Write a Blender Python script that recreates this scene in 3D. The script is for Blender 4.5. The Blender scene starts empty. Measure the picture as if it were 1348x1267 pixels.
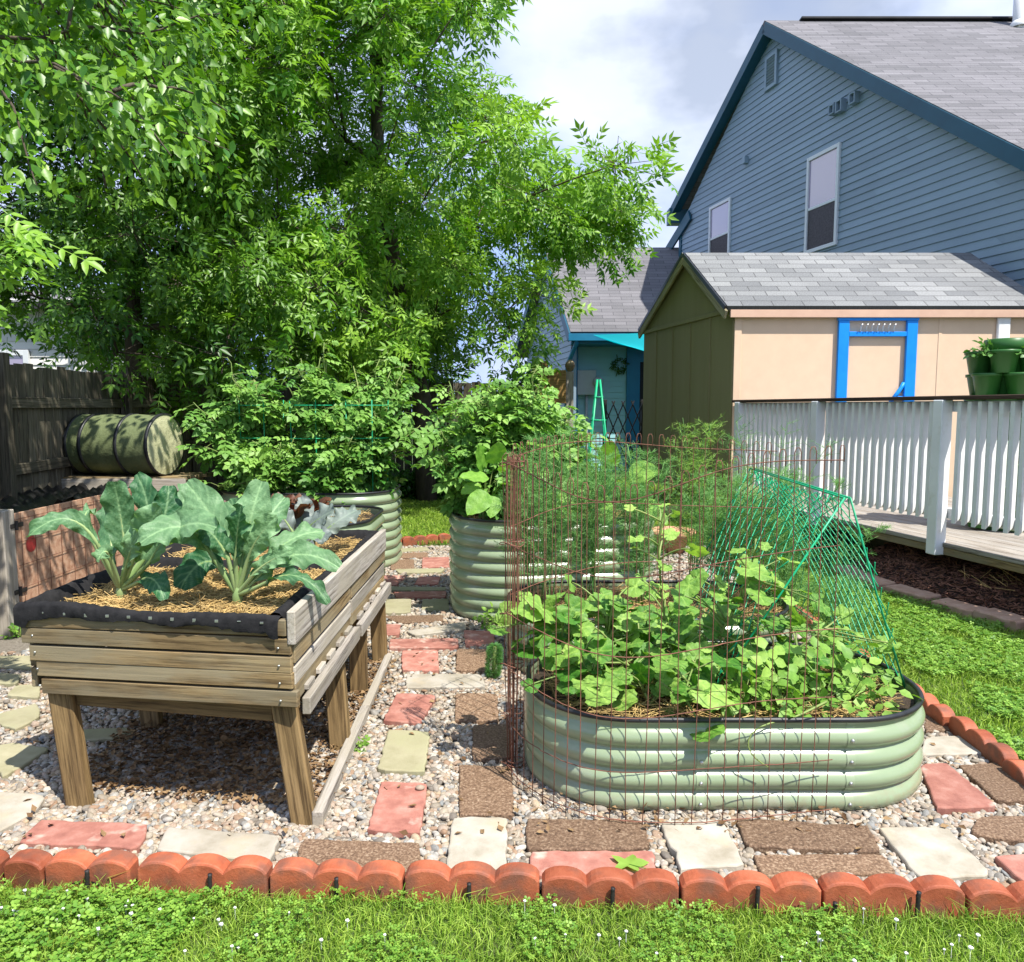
import bpy, math
import numpy as np
from mathutils import Vector
rng = np.random.default_rng(7)
sc = bpy.context.scene
COL = sc.collection
PI = math.pi
# ------------------------------------------------------------------ camera model (photo pixels 1348 x 1267)
W0, H0, FPX, EYE, PITCH = 1348.0, 1267.0, 1020.0, 1.5, math.radians(5.5)
CP, SP = math.cos(PITCH), math.sin(PITCH)
def ray(px, py):
    a = (px - W0/2)/FPX; b = -(py - H0/2)/FPX
    return np.array([a, CP + b*SP, -SP + b*CP])
def g(px, py, z=0.0):
    d = ray(px, py); t = (z - EYE)/d[2]
    return np.array([0, 0, EYE]) + d*t
def at(px, py, Y):
    d = ray(px, py); return np.array([0, 0, EYE]) + d*(Y/d[1])
def onp(px, py, P0, n):
    d = ray(px, py); o = np.array([0, 0, EYE]); t = np.dot(np.array(P0) - o, n)/np.dot(d, n)
    return o + d*t
def nrm(v):
    v = np.asarray(v, float); return v/(np.linalg.norm(v, axis=-1, keepdims=True) + 1e-12)
# ------------------------------------------------------------------ geometry accumulator
class G:
    def __init__(s): s.V = []; s.L = []; s.N = []; s.R = []; s.P = []; s.S = []; s.n = 0
    def add(s, V, F, rnd=None, pl=None, smooth=False):
        V = np.asarray(V, float).reshape(-1, 3); n = len(V)
        if isinstance(F, np.ndarray) and F.ndim == 2:
            s.L.append(F.ravel() + s.n); s.N.append(np.full(len(F), F.shape[1])); m = len(F)
        else:
            s.L.append(np.array([i for f in F for i in f], int) + s.n); s.N.append(np.array([len(f) for f in F])); m = len(F)
        if rnd is None: rnd = rng.random()
        s.R.append(np.broadcast_to(np.asarray(rnd, float), (n,)).copy())
        s.P.append(V.copy() if pl is None else np.asarray(pl, float)); s.S.append(np.full(m, smooth))
        s.V.append(V); s.n += n
        return s
    def build(s, name, mat, parent=None, loc=(0, 0, 0)):
        me = bpy.data.meshes.new(name)
        V = np.concatenate(s.V) - np.array(loc, float); L = np.concatenate(s.L); N = np.concatenate(s.N)
        me.vertices.add(len(V)); me.vertices.foreach_set('co', V.astype(np.float32).ravel())
        me.loops.add(len(L)); me.loops.foreach_set('vertex_index', L.astype(np.int32))
        me.polygons.add(len(N)); st = np.concatenate([[0], np.cumsum(N)[:-1]])
        me.polygons.foreach_set('loop_start', st.astype(np.int32))
        me.polygons.foreach_set('use_smooth', np.concatenate(s.S).astype(bool))
        a = me.attributes.new('rnd', 'FLOAT', 'POINT'); a.data.foreach_set('value', np.concatenate(s.R).astype(np.float32))
        a = me.attributes.new('pl', 'FLOAT_VECTOR', 'POINT'); a.data.foreach_set('vector', np.concatenate(s.P).astype(np.float32).ravel())
        me.update(calc_edges=True); me.validate()
        me.materials.append(mat)
        o = bpy.data.objects.new(name, me); COL.objects.link(o)
        if parent is not None: o.parent = parent
        else: o.location = loc
        return o
def tag(o, label=None, cat=None, group=None, kind=None):
    if label: o['label'] = label
    if cat: o['category'] = cat
    if group: o['group'] = group
    if kind: o['kind'] = kind
    return o
class Thing:
    def __init__(s, name, label, cat, loc, group=None, rz=0.0):
        s.loc = np.array(loc, float); s.o = bpy.data.objects.new(name, None); s.o.empty_display_size = .1
        COL.objects.link(s.o); s.o.location = s.loc; tag(s.o, label, cat, group)
    def part(s, name, geo, mat, label=None):
        o = geo.build(name, mat, s.o, s.loc)
        if label: o['label'] = label
        return o
    def sub(s, par, name, geo, mat):
        return geo.build(name, mat, par, s.loc)
def single(name, geo, mat, label, cat, loc, group=None):
    return tag(geo.build(name, mat, None, loc), label, cat, group)
def copy_tree(o, parent=None):
    c = o.copy(); COL.objects.link(c)
    if parent is not None: c.parent = parent
    for ch in list(o.children): copy_tree(ch, c)
    return c
# ------------------------------------------------------------------ primitives
_cs = [(x, y, z) for x in (-1, 1) for y in (-1, 1) for z in (-1, 1)]
_id = {(c, a): i*3 + a for i, c in enumerate(_cs) for a in range(3)}
def _topo():
    V = np.zeros((24, 3))
    for (c, a), i in _id.items():
        for k in range(3): V[i, k] = c[k]*(1 if k == a else .8)
    F = []
    for a in range(3):
        b, c = (a+1) % 3, (a+2) % 3
        for s in (-1, 1):
            q = []
            for sb, sc_ in ((-1, -1), (1, -1), (1, 1), (-1, 1)):
                k = [0, 0, 0]; k[a] = s; k[b] = sb; k[c] = sc_; q.append(_id[(tuple(k), a)])
            F.append(q)
        for sa in (-1, 1):
            for sb in (-1, 1):
                k = [0, 0, 0]; k[a] = sa; k[b] = sb; k[c] = 1; p = tuple(k); k[c] = -1; m = tuple(k)
                F.append([_id[(p, a)], _id[(m, a)], _id[(m, b)], _id[(p, b)]])
    for c in _cs: F.append([_id[(c, 0)], _id[(c, 1)], _id[(c, 2)]])
    out = []
    for f in F:
        P = V[f]; n = np.cross(P[1]-P[0], P[2]-P[0])
        out.append(f if np.dot(n, P.mean(0)) > 0 else f[::-1])
    return out
_CBF = _topo()
_CBS = np.array([c for c in _cs for a in range(3)], float)
_CBA = np.array([a for c in _cs for a in range(3)])
def cbox(G_, c, half, M=None, b=.004, rnd=None):
    """chamfered box; M columns = axes"""
    h = np.array(half, float); b = min(b, h.min()*.45)
    V = _CBS*(h - b)
    V[np.arange(24), _CBA] = _CBS[np.arange(24), _CBA]*h[_CBA]
    order = np.argsort(-h); pl = V[:, order] + rng.random(3)*40
    if M is not None: V = V @ np.asarray(M).T
    G_.add(V + np.array(c), _CBF, rnd, pl); return G_
def bar(G_, p, q, w, t, up=(0, 0, 1), b=.004, rnd=None):
    """board from p to q, w = size across (horizontal-ish), t = size along up"""
    p = np.array(p, float); q = np.array(q, float); y = nrm(q-p); x = nrm(np.cross(y, up)); z = np.cross(x, y)
    return cbox(G_, (p+q)/2, (w/2, np.linalg.norm(q-p)/2, t/2), np.stack([x, y, z], 1), b, rnd)
def bx(G_, x0, x1, y0, y1, z0, z1, b=.004, rnd=None):
    return cbox(G_, ((x0+x1)/2, (y0+y1)/2, (z0+z1)/2), (abs(x1-x0)/2, abs(y1-y0)/2, abs(z1-z0)/2), None, b, rnd)
def tube(G_, pts, r, n=6, closed=False, rnd=None, cap=True):
    P = np.array(pts, float); m = len(P); r = np.broadcast_to(np.asarray(r, float), (m,))
    T = np.zeros_like(P)
    if closed: T = np.roll(P, -1, 0) - np.roll(P, 1, 0)
    else:
        T[1:-1] = P[2:] - P[:-2]; T[0] = P[1]-P[0]; T[-1] = P[-1]-P[-2]
    T = nrm(T); u = np.cross(T[0], (0, 0, 1))
    if np.linalg.norm(u) < .05: u = np.cross(T[0], (1, 0, 0))
    u = nrm(u); V = []; a = np.arange(n)*2*PI/n
    for i in range(m):
        u = u - T[i]*np.dot(u, T[i]); u = nrm(u); w = np.cross(T[i], u)
        V.append(P[i] + r[i]*(np.cos(a)[:, None]*u + np.sin(a)[:, None]*w))
    V = np.concatenate(V); F = []
    for i in range(m if closed else m-1):
        j = (i+1) % m
        for k in range(n):
            k2 = (k+1) % n; F.append([i*n+k, i*n+k2, j*n+k2, j*n+k])
    if not closed and cap:
        F.append(list(range(n))[::-1]); F.append([(m-1)*n+k for k in range(n)])
    G_.add(V, F, rnd, None, True); return G_
def segs(G_, P, Q, r, rnd=None, n=3):
    """many straight thin prisms"""
    P = np.asarray(P, float); Q = np.asarray(Q, float); N = len(P)
    if N == 0: return G_
    d = nrm(Q-P); ref = np.where(np.abs(d[:, 2:3]) > .9, [[1., 0, 0]], [[0, 0, 1.]])
    u = nrm(np.cross(d, ref)); w = np.cross(d, u); r = np.broadcast_to(np.asarray(r, float), (N,))
    V = np.zeros((N, 2*n, 3))
    for k in range(n):
        o = (u*math.cos(2*PI*k/n) + w*math.sin(2*PI*k/n))*r[:, None]
        V[:, k] = P + o; V[:, n+k] = Q + o*.8
    f = np.array([[k, (k+1) % n, n+(k+1) % n, n+k] for k in range(n)])
    F = (f[None] + (np.arange(N)*2*n)[:, None, None]).reshape(-1, 4)
    R = rng.random(N) if rnd is None else np.broadcast_to(rnd, (N,))
    G_.add(V.reshape(-1, 3), F, np.repeat(R, 2*n), None, True); return G_
def frames(d, n):
    y = nrm(d); x = nrm(np.cross(y, n)); z = np.cross(x, y)
    return np.stack([x, y, z], 2)
def inst(G_, TV, TF, M, pos, scale, rnd, smooth=True, trnd=None):
    """copies of a template; TF list of faces with equal vertex counts grouped"""
    TV = np.asarray(TV, float); N = len(pos); k = len(TV)
    sc_ = np.broadcast_to(np.asarray(scale, float), (N,))
    V = np.einsum('nij,kj->nki', M, TV)*sc_[:, None, None] + np.asarray(pos)[:, None, :]
    off = np.arange(N)*k
    R = np.repeat(rnd, k) if trnd is None else (np.asarray(rnd)[:, None] + trnd[None]).ravel()
    pl = np.tile(TV, (N, 1)) + np.repeat(np.asarray(rnd)*37, k)[:, None]
    first = True
    for m in sorted({len(f) for f in TF}):
        f = np.array([q for q in TF if len(q) == m])
        F = (f[None] + off[:, None, None]).reshape(-1, m)
        if first: G_.add(V.reshape(-1, 3), F, R, pl, smooth); base = G_.n - N*k; first = False
        else:
            G_.L.append(F.ravel() + base); G_.N.append(np.full(len(F), m)); G_.S.append(np.full(len(F), smooth))
    return G_
def lathe(G_, prof, c, axis=(0, 0, 1), n=24, rnd=None, smooth=True):
    ax = nrm(axis); u = np.cross(ax, (0, 1, 0)) if abs(ax[1]) < .9 else np.cross(ax, (1, 0, 0)); u = nrm(u); w = np.cross(ax, u)
    a = np.arange(n)*2*PI/n; V = []
    for r, z in prof: V.append(np.array(c) + ax*z + r*(np.cos(a)[:, None]*u + np.sin(a)[:, None]*w))
    F = [[i*n+k, i*n+(k+1) % n, (i+1)*n+(k+1) % n, (i+1)*n+k] for i in range(len(prof)-1) for k in range(n)]
    G_.add(np.concatenate(V), F, rnd, None, smooth); return G_
def prism(G_, poly, off, rnd=None, pl=None):
    """planar polygon (n,3) extruded by vector off"""
    P = np.array(poly, float); n = len(P); V = np.concatenate([P, P + np.array(off)])
    nn = np.zeros(3)
    for i in range(n): nn += np.cross(P[i], P[(i+1) % n])
    fl = np.dot(nn, off) > 0
    F = [list(range(n))[::-1] if fl else list(range(n)), [n+i for i in range(n)] if fl else [n+i for i in range(n)][::-1]]
    for i in range(n):
        j = (i+1) % n; F.append([i, j, n+j, n+i] if fl else [j, i, n+i, n+j])
    G_.add(V, F, rnd, pl); return G_
def slab(G_, out, z0, z1, b=.006, rnd=None):
    """2D outline (n,2) ccw slab with a bevelled top edge"""
    out = np.array(out, float); n = len(out)
    A = np.sum(out[:, 0]*np.roll(out[:, 1], -1) - np.roll(out[:, 0], -1)*out[:, 1])
    if A < 0: out = out[::-1]
    t = nrm(np.roll(out, -1, 0) - np.roll(out, 1, 0)); nr = np.stack([t[:, 1], -t[:, 0]], 1)
    r = [np.c_[out, np.full(n, z0)], np.c_[out, np.full(n, z1-b)], np.c_[out - nr*b*.5, np.full(n, z1-b*.3)], np.c_[out - nr*b*1.4, np.full(n, z1)]]
    V = np.concatenate(r); F = []
    for k in range(3):
        for i in range(n):
            j = (i+1) % n; F.append([k*n+i, k*n+j, (k+1)*n+j, (k+1)*n+i])
    F.append([3*n+i for i in range(n)])
    G_.add(V, F, rnd, V*1.0 + rng.random(3)*30); return G_
def in_poly(P, poly):
    x, y = P[:, 0], P[:, 1]; c = np.zeros(len(P), bool); n = len(poly)
    for i in range(n):
        x0, y0 = poly[i][:2]; x1, y1 = poly[(i+1) % n][:2]
        t = ((y0 > y) != (y1 > y)) & (x < (x1-x0)*(y-y0)/(y1-y0+1e-12) + x0); c ^= t
    return c
def rand_in(poly, n):
    P = np.array([p[:2] for p in poly]); lo, hi = P.min(0), P.max(0); out = np.zeros((0, 2))
    while len(out) < n:
        q = rng.random((n, 2))*(hi-lo)+lo; out = np.concatenate([out, q[in_poly(q, poly)]])
    return out[:n]
def bez(p0, p1, p2, n=10):
    u = np.linspace(0, 1, n)[:, None]
    return (1-u)**2*np.array(p0) + 2*u*(1-u)*np.array(p1) + u*u*np.array(p2)
# ------------------------------------------------------------------ materials
def nt(name):
    m = bpy.data.materials.new(name); m.use_nodes = True; t = m.node_tree; t.nodes.clear()
    o = t.nodes.new('ShaderNodeOutputMaterial'); p = t.nodes.new('ShaderNodeBsdfPrincipled')
    t.links.new(p.outputs[0], o.inputs[0]); return m, t, p, o
def nd(t, ty, **k):
    n = t.nodes.new(ty)
    for a, v in k.items():
        if isinstance(a, str) and hasattr(n, a): setattr(n, a, v)
    return n
def attr(t, nm): return nd(t, 'ShaderNodeAttribute', attribute_name=nm)
def mapping(t, st):
    a = attr(t, 'pl'); oi = nd(t, 'ShaderNodeObjectInfo'); mu = nd(t, 'ShaderNodeMath', operation='MULTIPLY'); mu.inputs[1].default_value = 31
    t.links.new(oi.outputs['Random'], mu.inputs[0])
    ad = nd(t, 'ShaderNodeVectorMath', operation='ADD'); t.links.new(a.outputs['Vector'], ad.inputs[0]); t.links.new(mu.outputs[0], ad.inputs[1])
    ml = nd(t, 'ShaderNodeVectorMath', operation='MULTIPLY'); t.links.new(ad.outputs[0], ml.inputs[0]); ml.inputs[1].default_value = st
    return ml.outputs[0]
def noise(t, vec, s, det=5, rough=.6):
    n = nd(t, 'ShaderNodeTexNoise'); n.inputs['Scale'].default_value = s; n.inputs['Detail'].default_value = det; n.inputs['Roughness'].default_value = rough
    t.links.new(vec, n.inputs['Vector']); return n.outputs['Fac']
def ramp(t, fac, cols, lo=.3, hi=.7):
    r = nd(t, 'ShaderNodeValToRGB'); e = r.color_ramp.elements; n = len(cols)
    while len(e) < n: e.new(.5)
    for i, c in enumerate(cols):
        e[i].position = lo + (hi-lo)*i/max(1, n-1); e[i].color = (*c, 1)
    t.links.new(fac, r.inputs['Fac']); return r.outputs['Color']
def mul(t, a, b, fac=1.0, bt='MULTIPLY'):
    m = nd(t, 'ShaderNodeMix', data_type='RGBA', blend_type=bt); m.inputs[0].default_value = fac if not hasattr(fac, 'node') else 0
    if hasattr(fac, 'node'): t.links.new(fac, m.inputs[0])
    for s, v in ((6, a), (7, b)):
        if hasattr(v, 'node'): t.links.new(v, m.inputs[s])
        else: m.inputs[s].default_value = (*v, 1)
    return m.outputs[2]
def rnd_gray(t, rv):
    a = attr(t, 'rnd'); mr = nd(t, 'ShaderNodeMapRange'); mr.inputs['To Min'].default_value = 1-rv; mr.inputs['To Max'].default_value = 1+rv
    t.links.new(a.outputs['Fac'], mr.inputs['Value']); c = nd(t, 'ShaderNodeCombineColor')
    for i in range(3): t.links.new(mr.outputs[0], c.inputs[i])
    return c.outputs[0]
def bumpn(t, p, h, st, dist=.01):
    b = nd(t, 'ShaderNodeBump'); b.inputs['Strength'].default_value = st; b.inputs['Distance'].default_value = dist
    t.links.new(h, b.inputs['Height']); t.links.new(b.outputs[0], p.inputs['Normal']); return b
def soil_splash(t, c, top, col, amt):
    a = attr(t, 'pl'); s = nd(t, 'ShaderNodeSeparateXYZ'); t.links.new(a.outputs['Vector'], s.inputs[0]); r = nd(t, 'ShaderNodeMapRange')
    for k, v in (('From Min', 0), ('From Max', top), ('To Min', amt), ('To Max', 0)): r.inputs[k].default_value = v
    t.links.new(s.outputs[2], r.inputs['Value']); n = noise(t, a.outputs['Vector'], 22, 5, .7); q = nd(t, 'ShaderNodeMapRange'); q.inputs['From Min'].default_value = .38; q.inputs['From Max'].default_value = .62
    t.links.new(n, q.inputs['Value']); m = nd(t, 'ShaderNodeMath', operation='MULTIPLY'); t.links.new(r.outputs[0], m.inputs[0]); t.links.new(q.outputs[0], m.inputs[1]); return mul(t, c, col, m.outputs[0], 'MIX')
def pm(name, cols, sc_=6, st=(1, 1, 1), rough=.75, bump=.3, bs=None, rv=.12, dist=.005, spec=.4, metal=0, det=6, lo=.3, hi=.7, spots=None, coat=0, splash=None):
    m, t, p, o = nt(name); v = mapping(t, st); n1 = noise(t, v, sc_, det); c = ramp(t, n1, cols, lo, hi)
    if spots:
        sp, ss, s0, s1 = spots; n3 = noise(t, v, ss, 3); r = nd(t, 'ShaderNodeMapRange'); r.inputs['From Min'].default_value = s0; r.inputs['From Max'].default_value = s1
        t.links.new(n3, r.inputs['Value']); c = mul(t, c, sp, r.outputs[0], 'MIX')
    if rv: c = mul(t, c, rnd_gray(t, rv))
    if splash: c = soil_splash(t, c, *splash)
    t.links.new(c, p.inputs['Base Color'])
    p.inputs['Roughness'].default_value = rough; p.inputs['Specular IOR Level'].default_value = spec; p.inputs['Metallic'].default_value = metal
    if coat: p.inputs['Coat Weight'].default_value = coat; p.inputs['Coat Roughness'].default_value = .12
    if bump: bumpn(t, p, noise(t, v, bs or sc_*4, 6, .7), bump, dist)
    return m
def wood(name, cols, rough=.8, rv=.22, bump=.5, grey=None):
    m, t, p, o = nt(name); v = mapping(t, (1.2, 18, 18)); n1 = noise(t, v, 1.6, 8, .65)
    c = ramp(t, n1, cols, .28, .72)
    v3 = mapping(t, (2.2, 60, 60)); n3 = noise(t, v3, 1.5, 5, .7); c = mul(t, c, ramp(t, n3, [(.22, .19, .17), (1, 1, 1)], .36, .54), .85)
    v2 = mapping(t, (1, 4, 4)); n2 = noise(t, v2, 2.2, 4)
    if grey: c = mul(t, c, grey, ramp(t, n2, [(0, 0, 0), (.8, .8, .8)], .42, .62), 'MIX')
    c = mul(t, c, rnd_gray(t, rv)); t.links.new(c, p.inputs['Base Color']); p.inputs['Roughness'].default_value = rough
    p.inputs['Specular IOR Level'].default_value = .25
    bumpn(t, p, n3, bump, .003); return m
def leafm(name, c1, c2, tr=.3, rough=.45, spec=.45, vein=None, tint=(1.25, 1.35, .5), bumps=0, bsc=14):
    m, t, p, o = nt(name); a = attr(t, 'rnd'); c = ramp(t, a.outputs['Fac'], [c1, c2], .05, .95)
    v = mapping(t, (1, 1, 1)); n = noise(t, v, 7, 3); c = mul(t, c, ramp(t, n, [(.75, .8, .7), (1.12, 1.1, 1.05)], .3, .7))
    if vein: c = mul(t, c, vein[0], ramp(t, noise(t, v, vein[1], 2), [(0, 0, 0), (.7, .7, .7)], .55, .72), 'MIX')
    t.links.new(c, p.inputs['Base Color']); p.inputs['Roughness'].default_value = rough; p.inputs['Specular IOR Level'].default_value = spec
    if bumps: bumpn(t, p, noise(t, v, bsc, 4), bumps, .01)
    tl = nd(t, 'ShaderNodeBsdfTranslucent'); t.links.new(mul(t, c, tint), tl.inputs['Color'])
    mx = nd(t, 'ShaderNodeMixShader'); mx.inputs[0].default_value = tr
    t.links.new(p.outputs[0], mx.inputs[1]); t.links.new(tl.outputs[0], mx.inputs[2]); t.links.new(mx.outputs[0], o.inputs[0]); return m
def shingle(name, c1, c2, cm, bw, rh, sq=1.0, bump=.5):
    m, t, p, o = nt(name); a = attr(t, 'pl'); b = nd(t, 'ShaderNodeTexBrick'); t.links.new(a.outputs['Vector'], b.inputs['Vector'])
    b.inputs['Color1'].default_value = (*c1, 1); b.inputs['Color2'].default_value = (*c2, 1); b.inputs['Mortar'].default_value = (*cm, 1)
    b.inputs['Scale'].default_value = 1; b.inputs['Brick Width'].default_value = bw; b.inputs['Row Height'].default_value = rh
    b.inputs['Mortar Size'].default_value = .006; b.inputs['Mortar Smooth'].default_value = .2; b.inputs['Bias'].default_value = 0
    n = noise(t, a.outputs['Vector'], 60, 4); n2 = noise(t, a.outputs['Vector'], .6, 3)
    c = mul(t, b.outputs['Color'], ramp(t, n, [(.72, .72, .72), (1.2, 1.2, 1.2)], .3, .7)); c = mul(t, c, ramp(t, n2, [(.85, .85, .85), (1.1, 1.1, 1.1)], .3, .7))
    t.links.new(c, p.inputs['Base Color']); p.inputs['Roughness'].default_value = .9; p.inputs['Specular IOR Level'].default_value = .2
    # saw-tooth rows: each course thicker at its lower edge
    s = nd(t, 'ShaderNodeSeparateXYZ'); t.links.new(a.outputs['Vector'], s.inputs[0]); d = nd(t, 'ShaderNodeMath', operation='DIVIDE'); d.inputs[1].default_value = rh
    t.links.new(s.outputs[1], d.inputs[0]); fr = nd(t, 'ShaderNodeMath', operation='FRACT'); t.links.new(d.outputs[0], fr.inputs[0])
    ad = nd(t, 'ShaderNodeMath', operation='SUBTRACT'); t.links.new(fr.outputs[0], ad.inputs[0]); t.links.new(b.outputs['Fac'], ad.inputs[1])
    bumpn(t, p, ad.outputs[0], bump, .02); return m
M = {}
M['soil'] = pm('dark_soil', [(.03, .02, .012), (.09, .06, .035)], 30, bump=.8, dist=.02)
M['lawn'] = pm('lawn_soil', [(.03, .045, .012), (.06, .1, .02), (.1, .1, .04)], 9, bump=.8, dist=.02, rv=0)
M['gravel_bed'] = pm('gravel_grit', [(.16, .13, .1), (.36, .32, .26)], 60, bump=1, bs=90, dist=.02, rv=0)
def stone_mat():
    m, t, p, o = nt('pebble_stone'); a = attr(t, 'rnd')
    c = ramp(t, a.outputs['Fac'], [(.16, .14, .12), (.34, .29, .22), (.42, .37, .31), (.29, .18, .11), (.5, .46, .4), (.22, .23, .23), (.41, .31, .2), (.54, .52, .47)], 0, 1)
    v = mapping(t, (1, 1, 1)); c = mul(t, c, ramp(t, noise(t, v, 3, 4), [(.7, .7, .68), (1.12, 1.1, 1.08)], .3, .7)); t.links.new(c, p.inputs['Base Color'])
    p.inputs['Roughness'].default_value = .7; p.inputs['Specular IOR Level'].default_value = .3; return m
M['stone'] = stone_mat()
M['pav_red'] = pm('red_paver', [(.26, .1, .075), (.37, .155, .115), (.45, .23, .18)], 14, rough=.85, bump=.35, bs=160, rv=.12, spots=((.6, .42, .34), 9, .58, .72))
M['pav_white'] = pm('pale_paver', [(.27, .235, .17), (.39, .35, .28), (.47, .43, .37)], 7, rough=.85, bump=.3, bs=130, rv=.08, spots=((.44, .36, .24), 5, .56, .75))
M['pav_tan'] = pm('tan_paver', [(.25, .23, .13), (.37, .34, .22)], 8, rough=.85, bump=.3, bs=130, rv=.1, spots=((.3, .29, .16), 4, .5, .7))
M['pav_brown'] = pm('aggregate_paver', [(.1, .058, .034), (.22, .135, .08), (.42, .31, .21)], 110, rough=.8, bump=.9, bs=120, dist=.006, rv=.15, lo=.35, hi=.72)
M['edger'] = pm('terracotta_edger', [(.24, .055, .022), (.36, .095, .042), (.42, .13, .065)], 10, rough=.62, bump=.45, bs=120, rv=.22, splash=(.055, (.13, .085, .05), .8), spots=((.2, .075, .045), 9, .5, .66))
M['edgestone'] = pm('pink_edging_stone', [(.4, .23, .15), (.55, .36, .26)], 12, rough=.85, bump=.4, bs=90)
M['black_metal'] = pm('black_iron', [(.012, .012, .012), (.03, .026, .024)], 40, rough=.55, bump=.3, rv=.1)
M['sage'] = pm('sage_steel', [(.235, .305, .18), (.265, .335, .2)], 3, rough=.27, bump=.0, rv=.05, spec=.6, coat=.2, spots=((.3, .33, .24), 5, .55, .8), splash=(.12, (.26, .2, .13), .75))
M['rubber'] = pm('black_rubber', [(.012, .013, .015), (.025, .026, .028)], 20, rough=.4, bump=.1)
M['steel'] = pm('bolt_steel', [(.4, .41, .38), (.5, .52, .48)], 10, rough=.3, metal=.8, bump=0)
M['oldwood'] = wood('weathered_board', [(.1, .062, .026), (.26, .18, .085), (.42, .315, .165)], grey=(.26, .22, .14))
M['greywood'] = wood('grey_board', [(.28, .25, .21), (.42, .38, .33), (.5, .47, .42)], grey=(.36, .32, .25))
M['legwood'] = wood('brown_leg', [(.1, .062, .027), (.22, .145, .062), (.33, .225, .105)])
M['fencewood'] = wood('fence_board', [(.07, .06, .04), (.13, .115, .08), (.185, .165, .12)], rv=.3)
M['newwood'] = wood('lit_cedar', [(.35, .2, .06), (.5, .32, .12)])
M['fabric'] = pm('black_fabric', [(.012, .012, .013), (.028, .027, .028)], 30, rough=.95, bump=.5, bs=60, spec=.15)
M['straw'] = pm('straw', [(.42, .27, .09), (.6, .43, .18)], 8, bump=0, rv=.4, rough=.6)
M['mulch'] = pm('brown_mulch', [(.06, .022, .012), (.2, .085, .05), (.3, .16, .1)], 20, bump=.6, rv=.5, rough=.75)
M['mulch_bed'] = pm('mulch_base', [(.02, .009, .006), (.06, .025, .015)], 30, bump=1, dist=.02, rv=0)
M['rust'] = pm('rusty_wire', [(.12, .05, .03), (.26, .11, .07)], 25, rough=.75, bump=.2, rv=.2)
M['green_pvc'] = pm('green_coated_wire', [(.008, .3, .13), (.012, .4, .18)], 10, rough=.35, bump=0, rv=.15)
M['osb'] = pm('strand_board', [(.35, .17, .1), (.5, .29, .18), (.6, .4, .27)], 26, st=(1, 1, 1), rough=.8, bump=.3, rv=.08)
M['white'] = pm('white_paint', [(.68, .68, .67), (.78, .78, .77)], 4, rough=.55, bump=.15, rv=.06, spots=((.6, .58, .53), 7, .6, .8))
M['cap'] = wood('brown_cap', [(.05, .03, .022), (.1, .065, .045)])
M['deck'] = wood('deck_board', [(.3, .26, .21), (.46, .41, .35)], grey=(.4, .37, .33))
M['tan'] = pm('tan_siding', [(.69, .5, .345), (.73, .54, .375)], 1.2, st=(6, 6, .6), rough=.8, bump=.25, bs=30, rv=.02)
M['olive'] = pm('olive_siding', [(.235, .205, .095), (.265, .235, .115)], 1.2, st=(6, 6, .6), rough=.8, bump=.25, bs=30, rv=.02)
M['shedtrim'] = wood('shed_trim', [(.3, .26, .15), (.42, .37, .24)])
M['fascia_tan'] = pm('tan_fascia', [(.52, .33, .24), (.6, .4, .29)], 5, rough=.7)
M['shedroof'] = shingle('shed_shingle', (.17, .175, .18), (.27, .275, .275), (.095, .095, .095), .36, .14)
M['houseroof'] = shingle('house_shingle', (.15, .147, .155), (.215, .208, .22), (.085, .082, .09), .5, .14)
M['blue'] = pm('blue_paint', [(.0, .22, .74), (.005, .27, .84)], 6, rough=.45, bump=.1, rv=.03)
M['siding'] = pm('grey_vinyl', [(.22, .305, .385), (.245, .335, .42)], 1.5, rough=.5, bump=.05, rv=.09)
M['sidingw'] = pm('white_vinyl', [(.72, .71, .68), (.78, .77, .74)], 1.5, rough=.5, bump=.05, rv=.04)
M['cyan_siding'] = pm('aqua_vinyl', [(.3, .58, .62), (.34, .63, .67)], 1.5, rough=.5, bump=.05, rv=.04)
M['teal'] = pm('teal_trim', [(.008, .07, .115), (.012, .09, .145)], 3, rough=.45, bump=.05, rv=.05)
M['bluetrim'] = pm('blue_trim', [(.01, .16, .3), (.015, .2, .36)], 3, rough=.45, bump=.05, rv=.05)
M['winframe'] = pm('white_vinyl_frame', [(.66, .7, .73), (.72, .75, .78)], 3, rough=.4, bump=0, rv=.02)
M['dark'] = pm('dark_interior', [(.012, .012, .014), (.03, .028, .03)], 4, bump=0)
M['screen'] = pm('insect_screen', [(.03, .026, .03), (.075, .065, .075)], 14, rough=.6, bump=0, st=(2, 2, .6))
M['green_pot'] = pm('green_plastic', [(.03, .12, .022), (.04, .145, .03)], 5, rough=.4, bump=.05, rv=.08)
M['barrel'] = pm('green_canvas', [(.11, .14, .055), (.15, .18, .08)], 6, rough=.75, bump=.6, bs=9, dist=.03, rv=.04)
M['barrel_cap'] = pm('pale_canvas', [(.4, .4, .22), (.5, .5, .3)], 6, rough=.75, bump=.7, bs=9, dist=.03, rv=.02)
M['bark'] = pm('tree_bark', [(.05, .038, .028), (.14, .11, .08)], 8, st=(1, 1, .3), rough=.9, bump=.9, dist=.02, rv=.1)
M['twig'] = pm('twig_bark', [(.09, .065, .04), (.16, .12, .07)], 8, bump=0, rv=.2)
M['terra'] = pm('terracotta_pot', [(.5, .24, .14), (.58, .31, .19)], 8, bump=.2)
M['greybox'] = pm('grey_enamel', [(.42, .45, .46), (.5, .53, .54)], 4, rough=.4, bump=0)
M['petal'] = pm('white_petal', [(.7, .7, .66), (.8, .8, .76)], 9, bump=0, rv=.1)
M['red'] = pm('red_paint', [(.45, .03, .03), (.55, .05, .05)], 6, rough=.4, bump=0)
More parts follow.
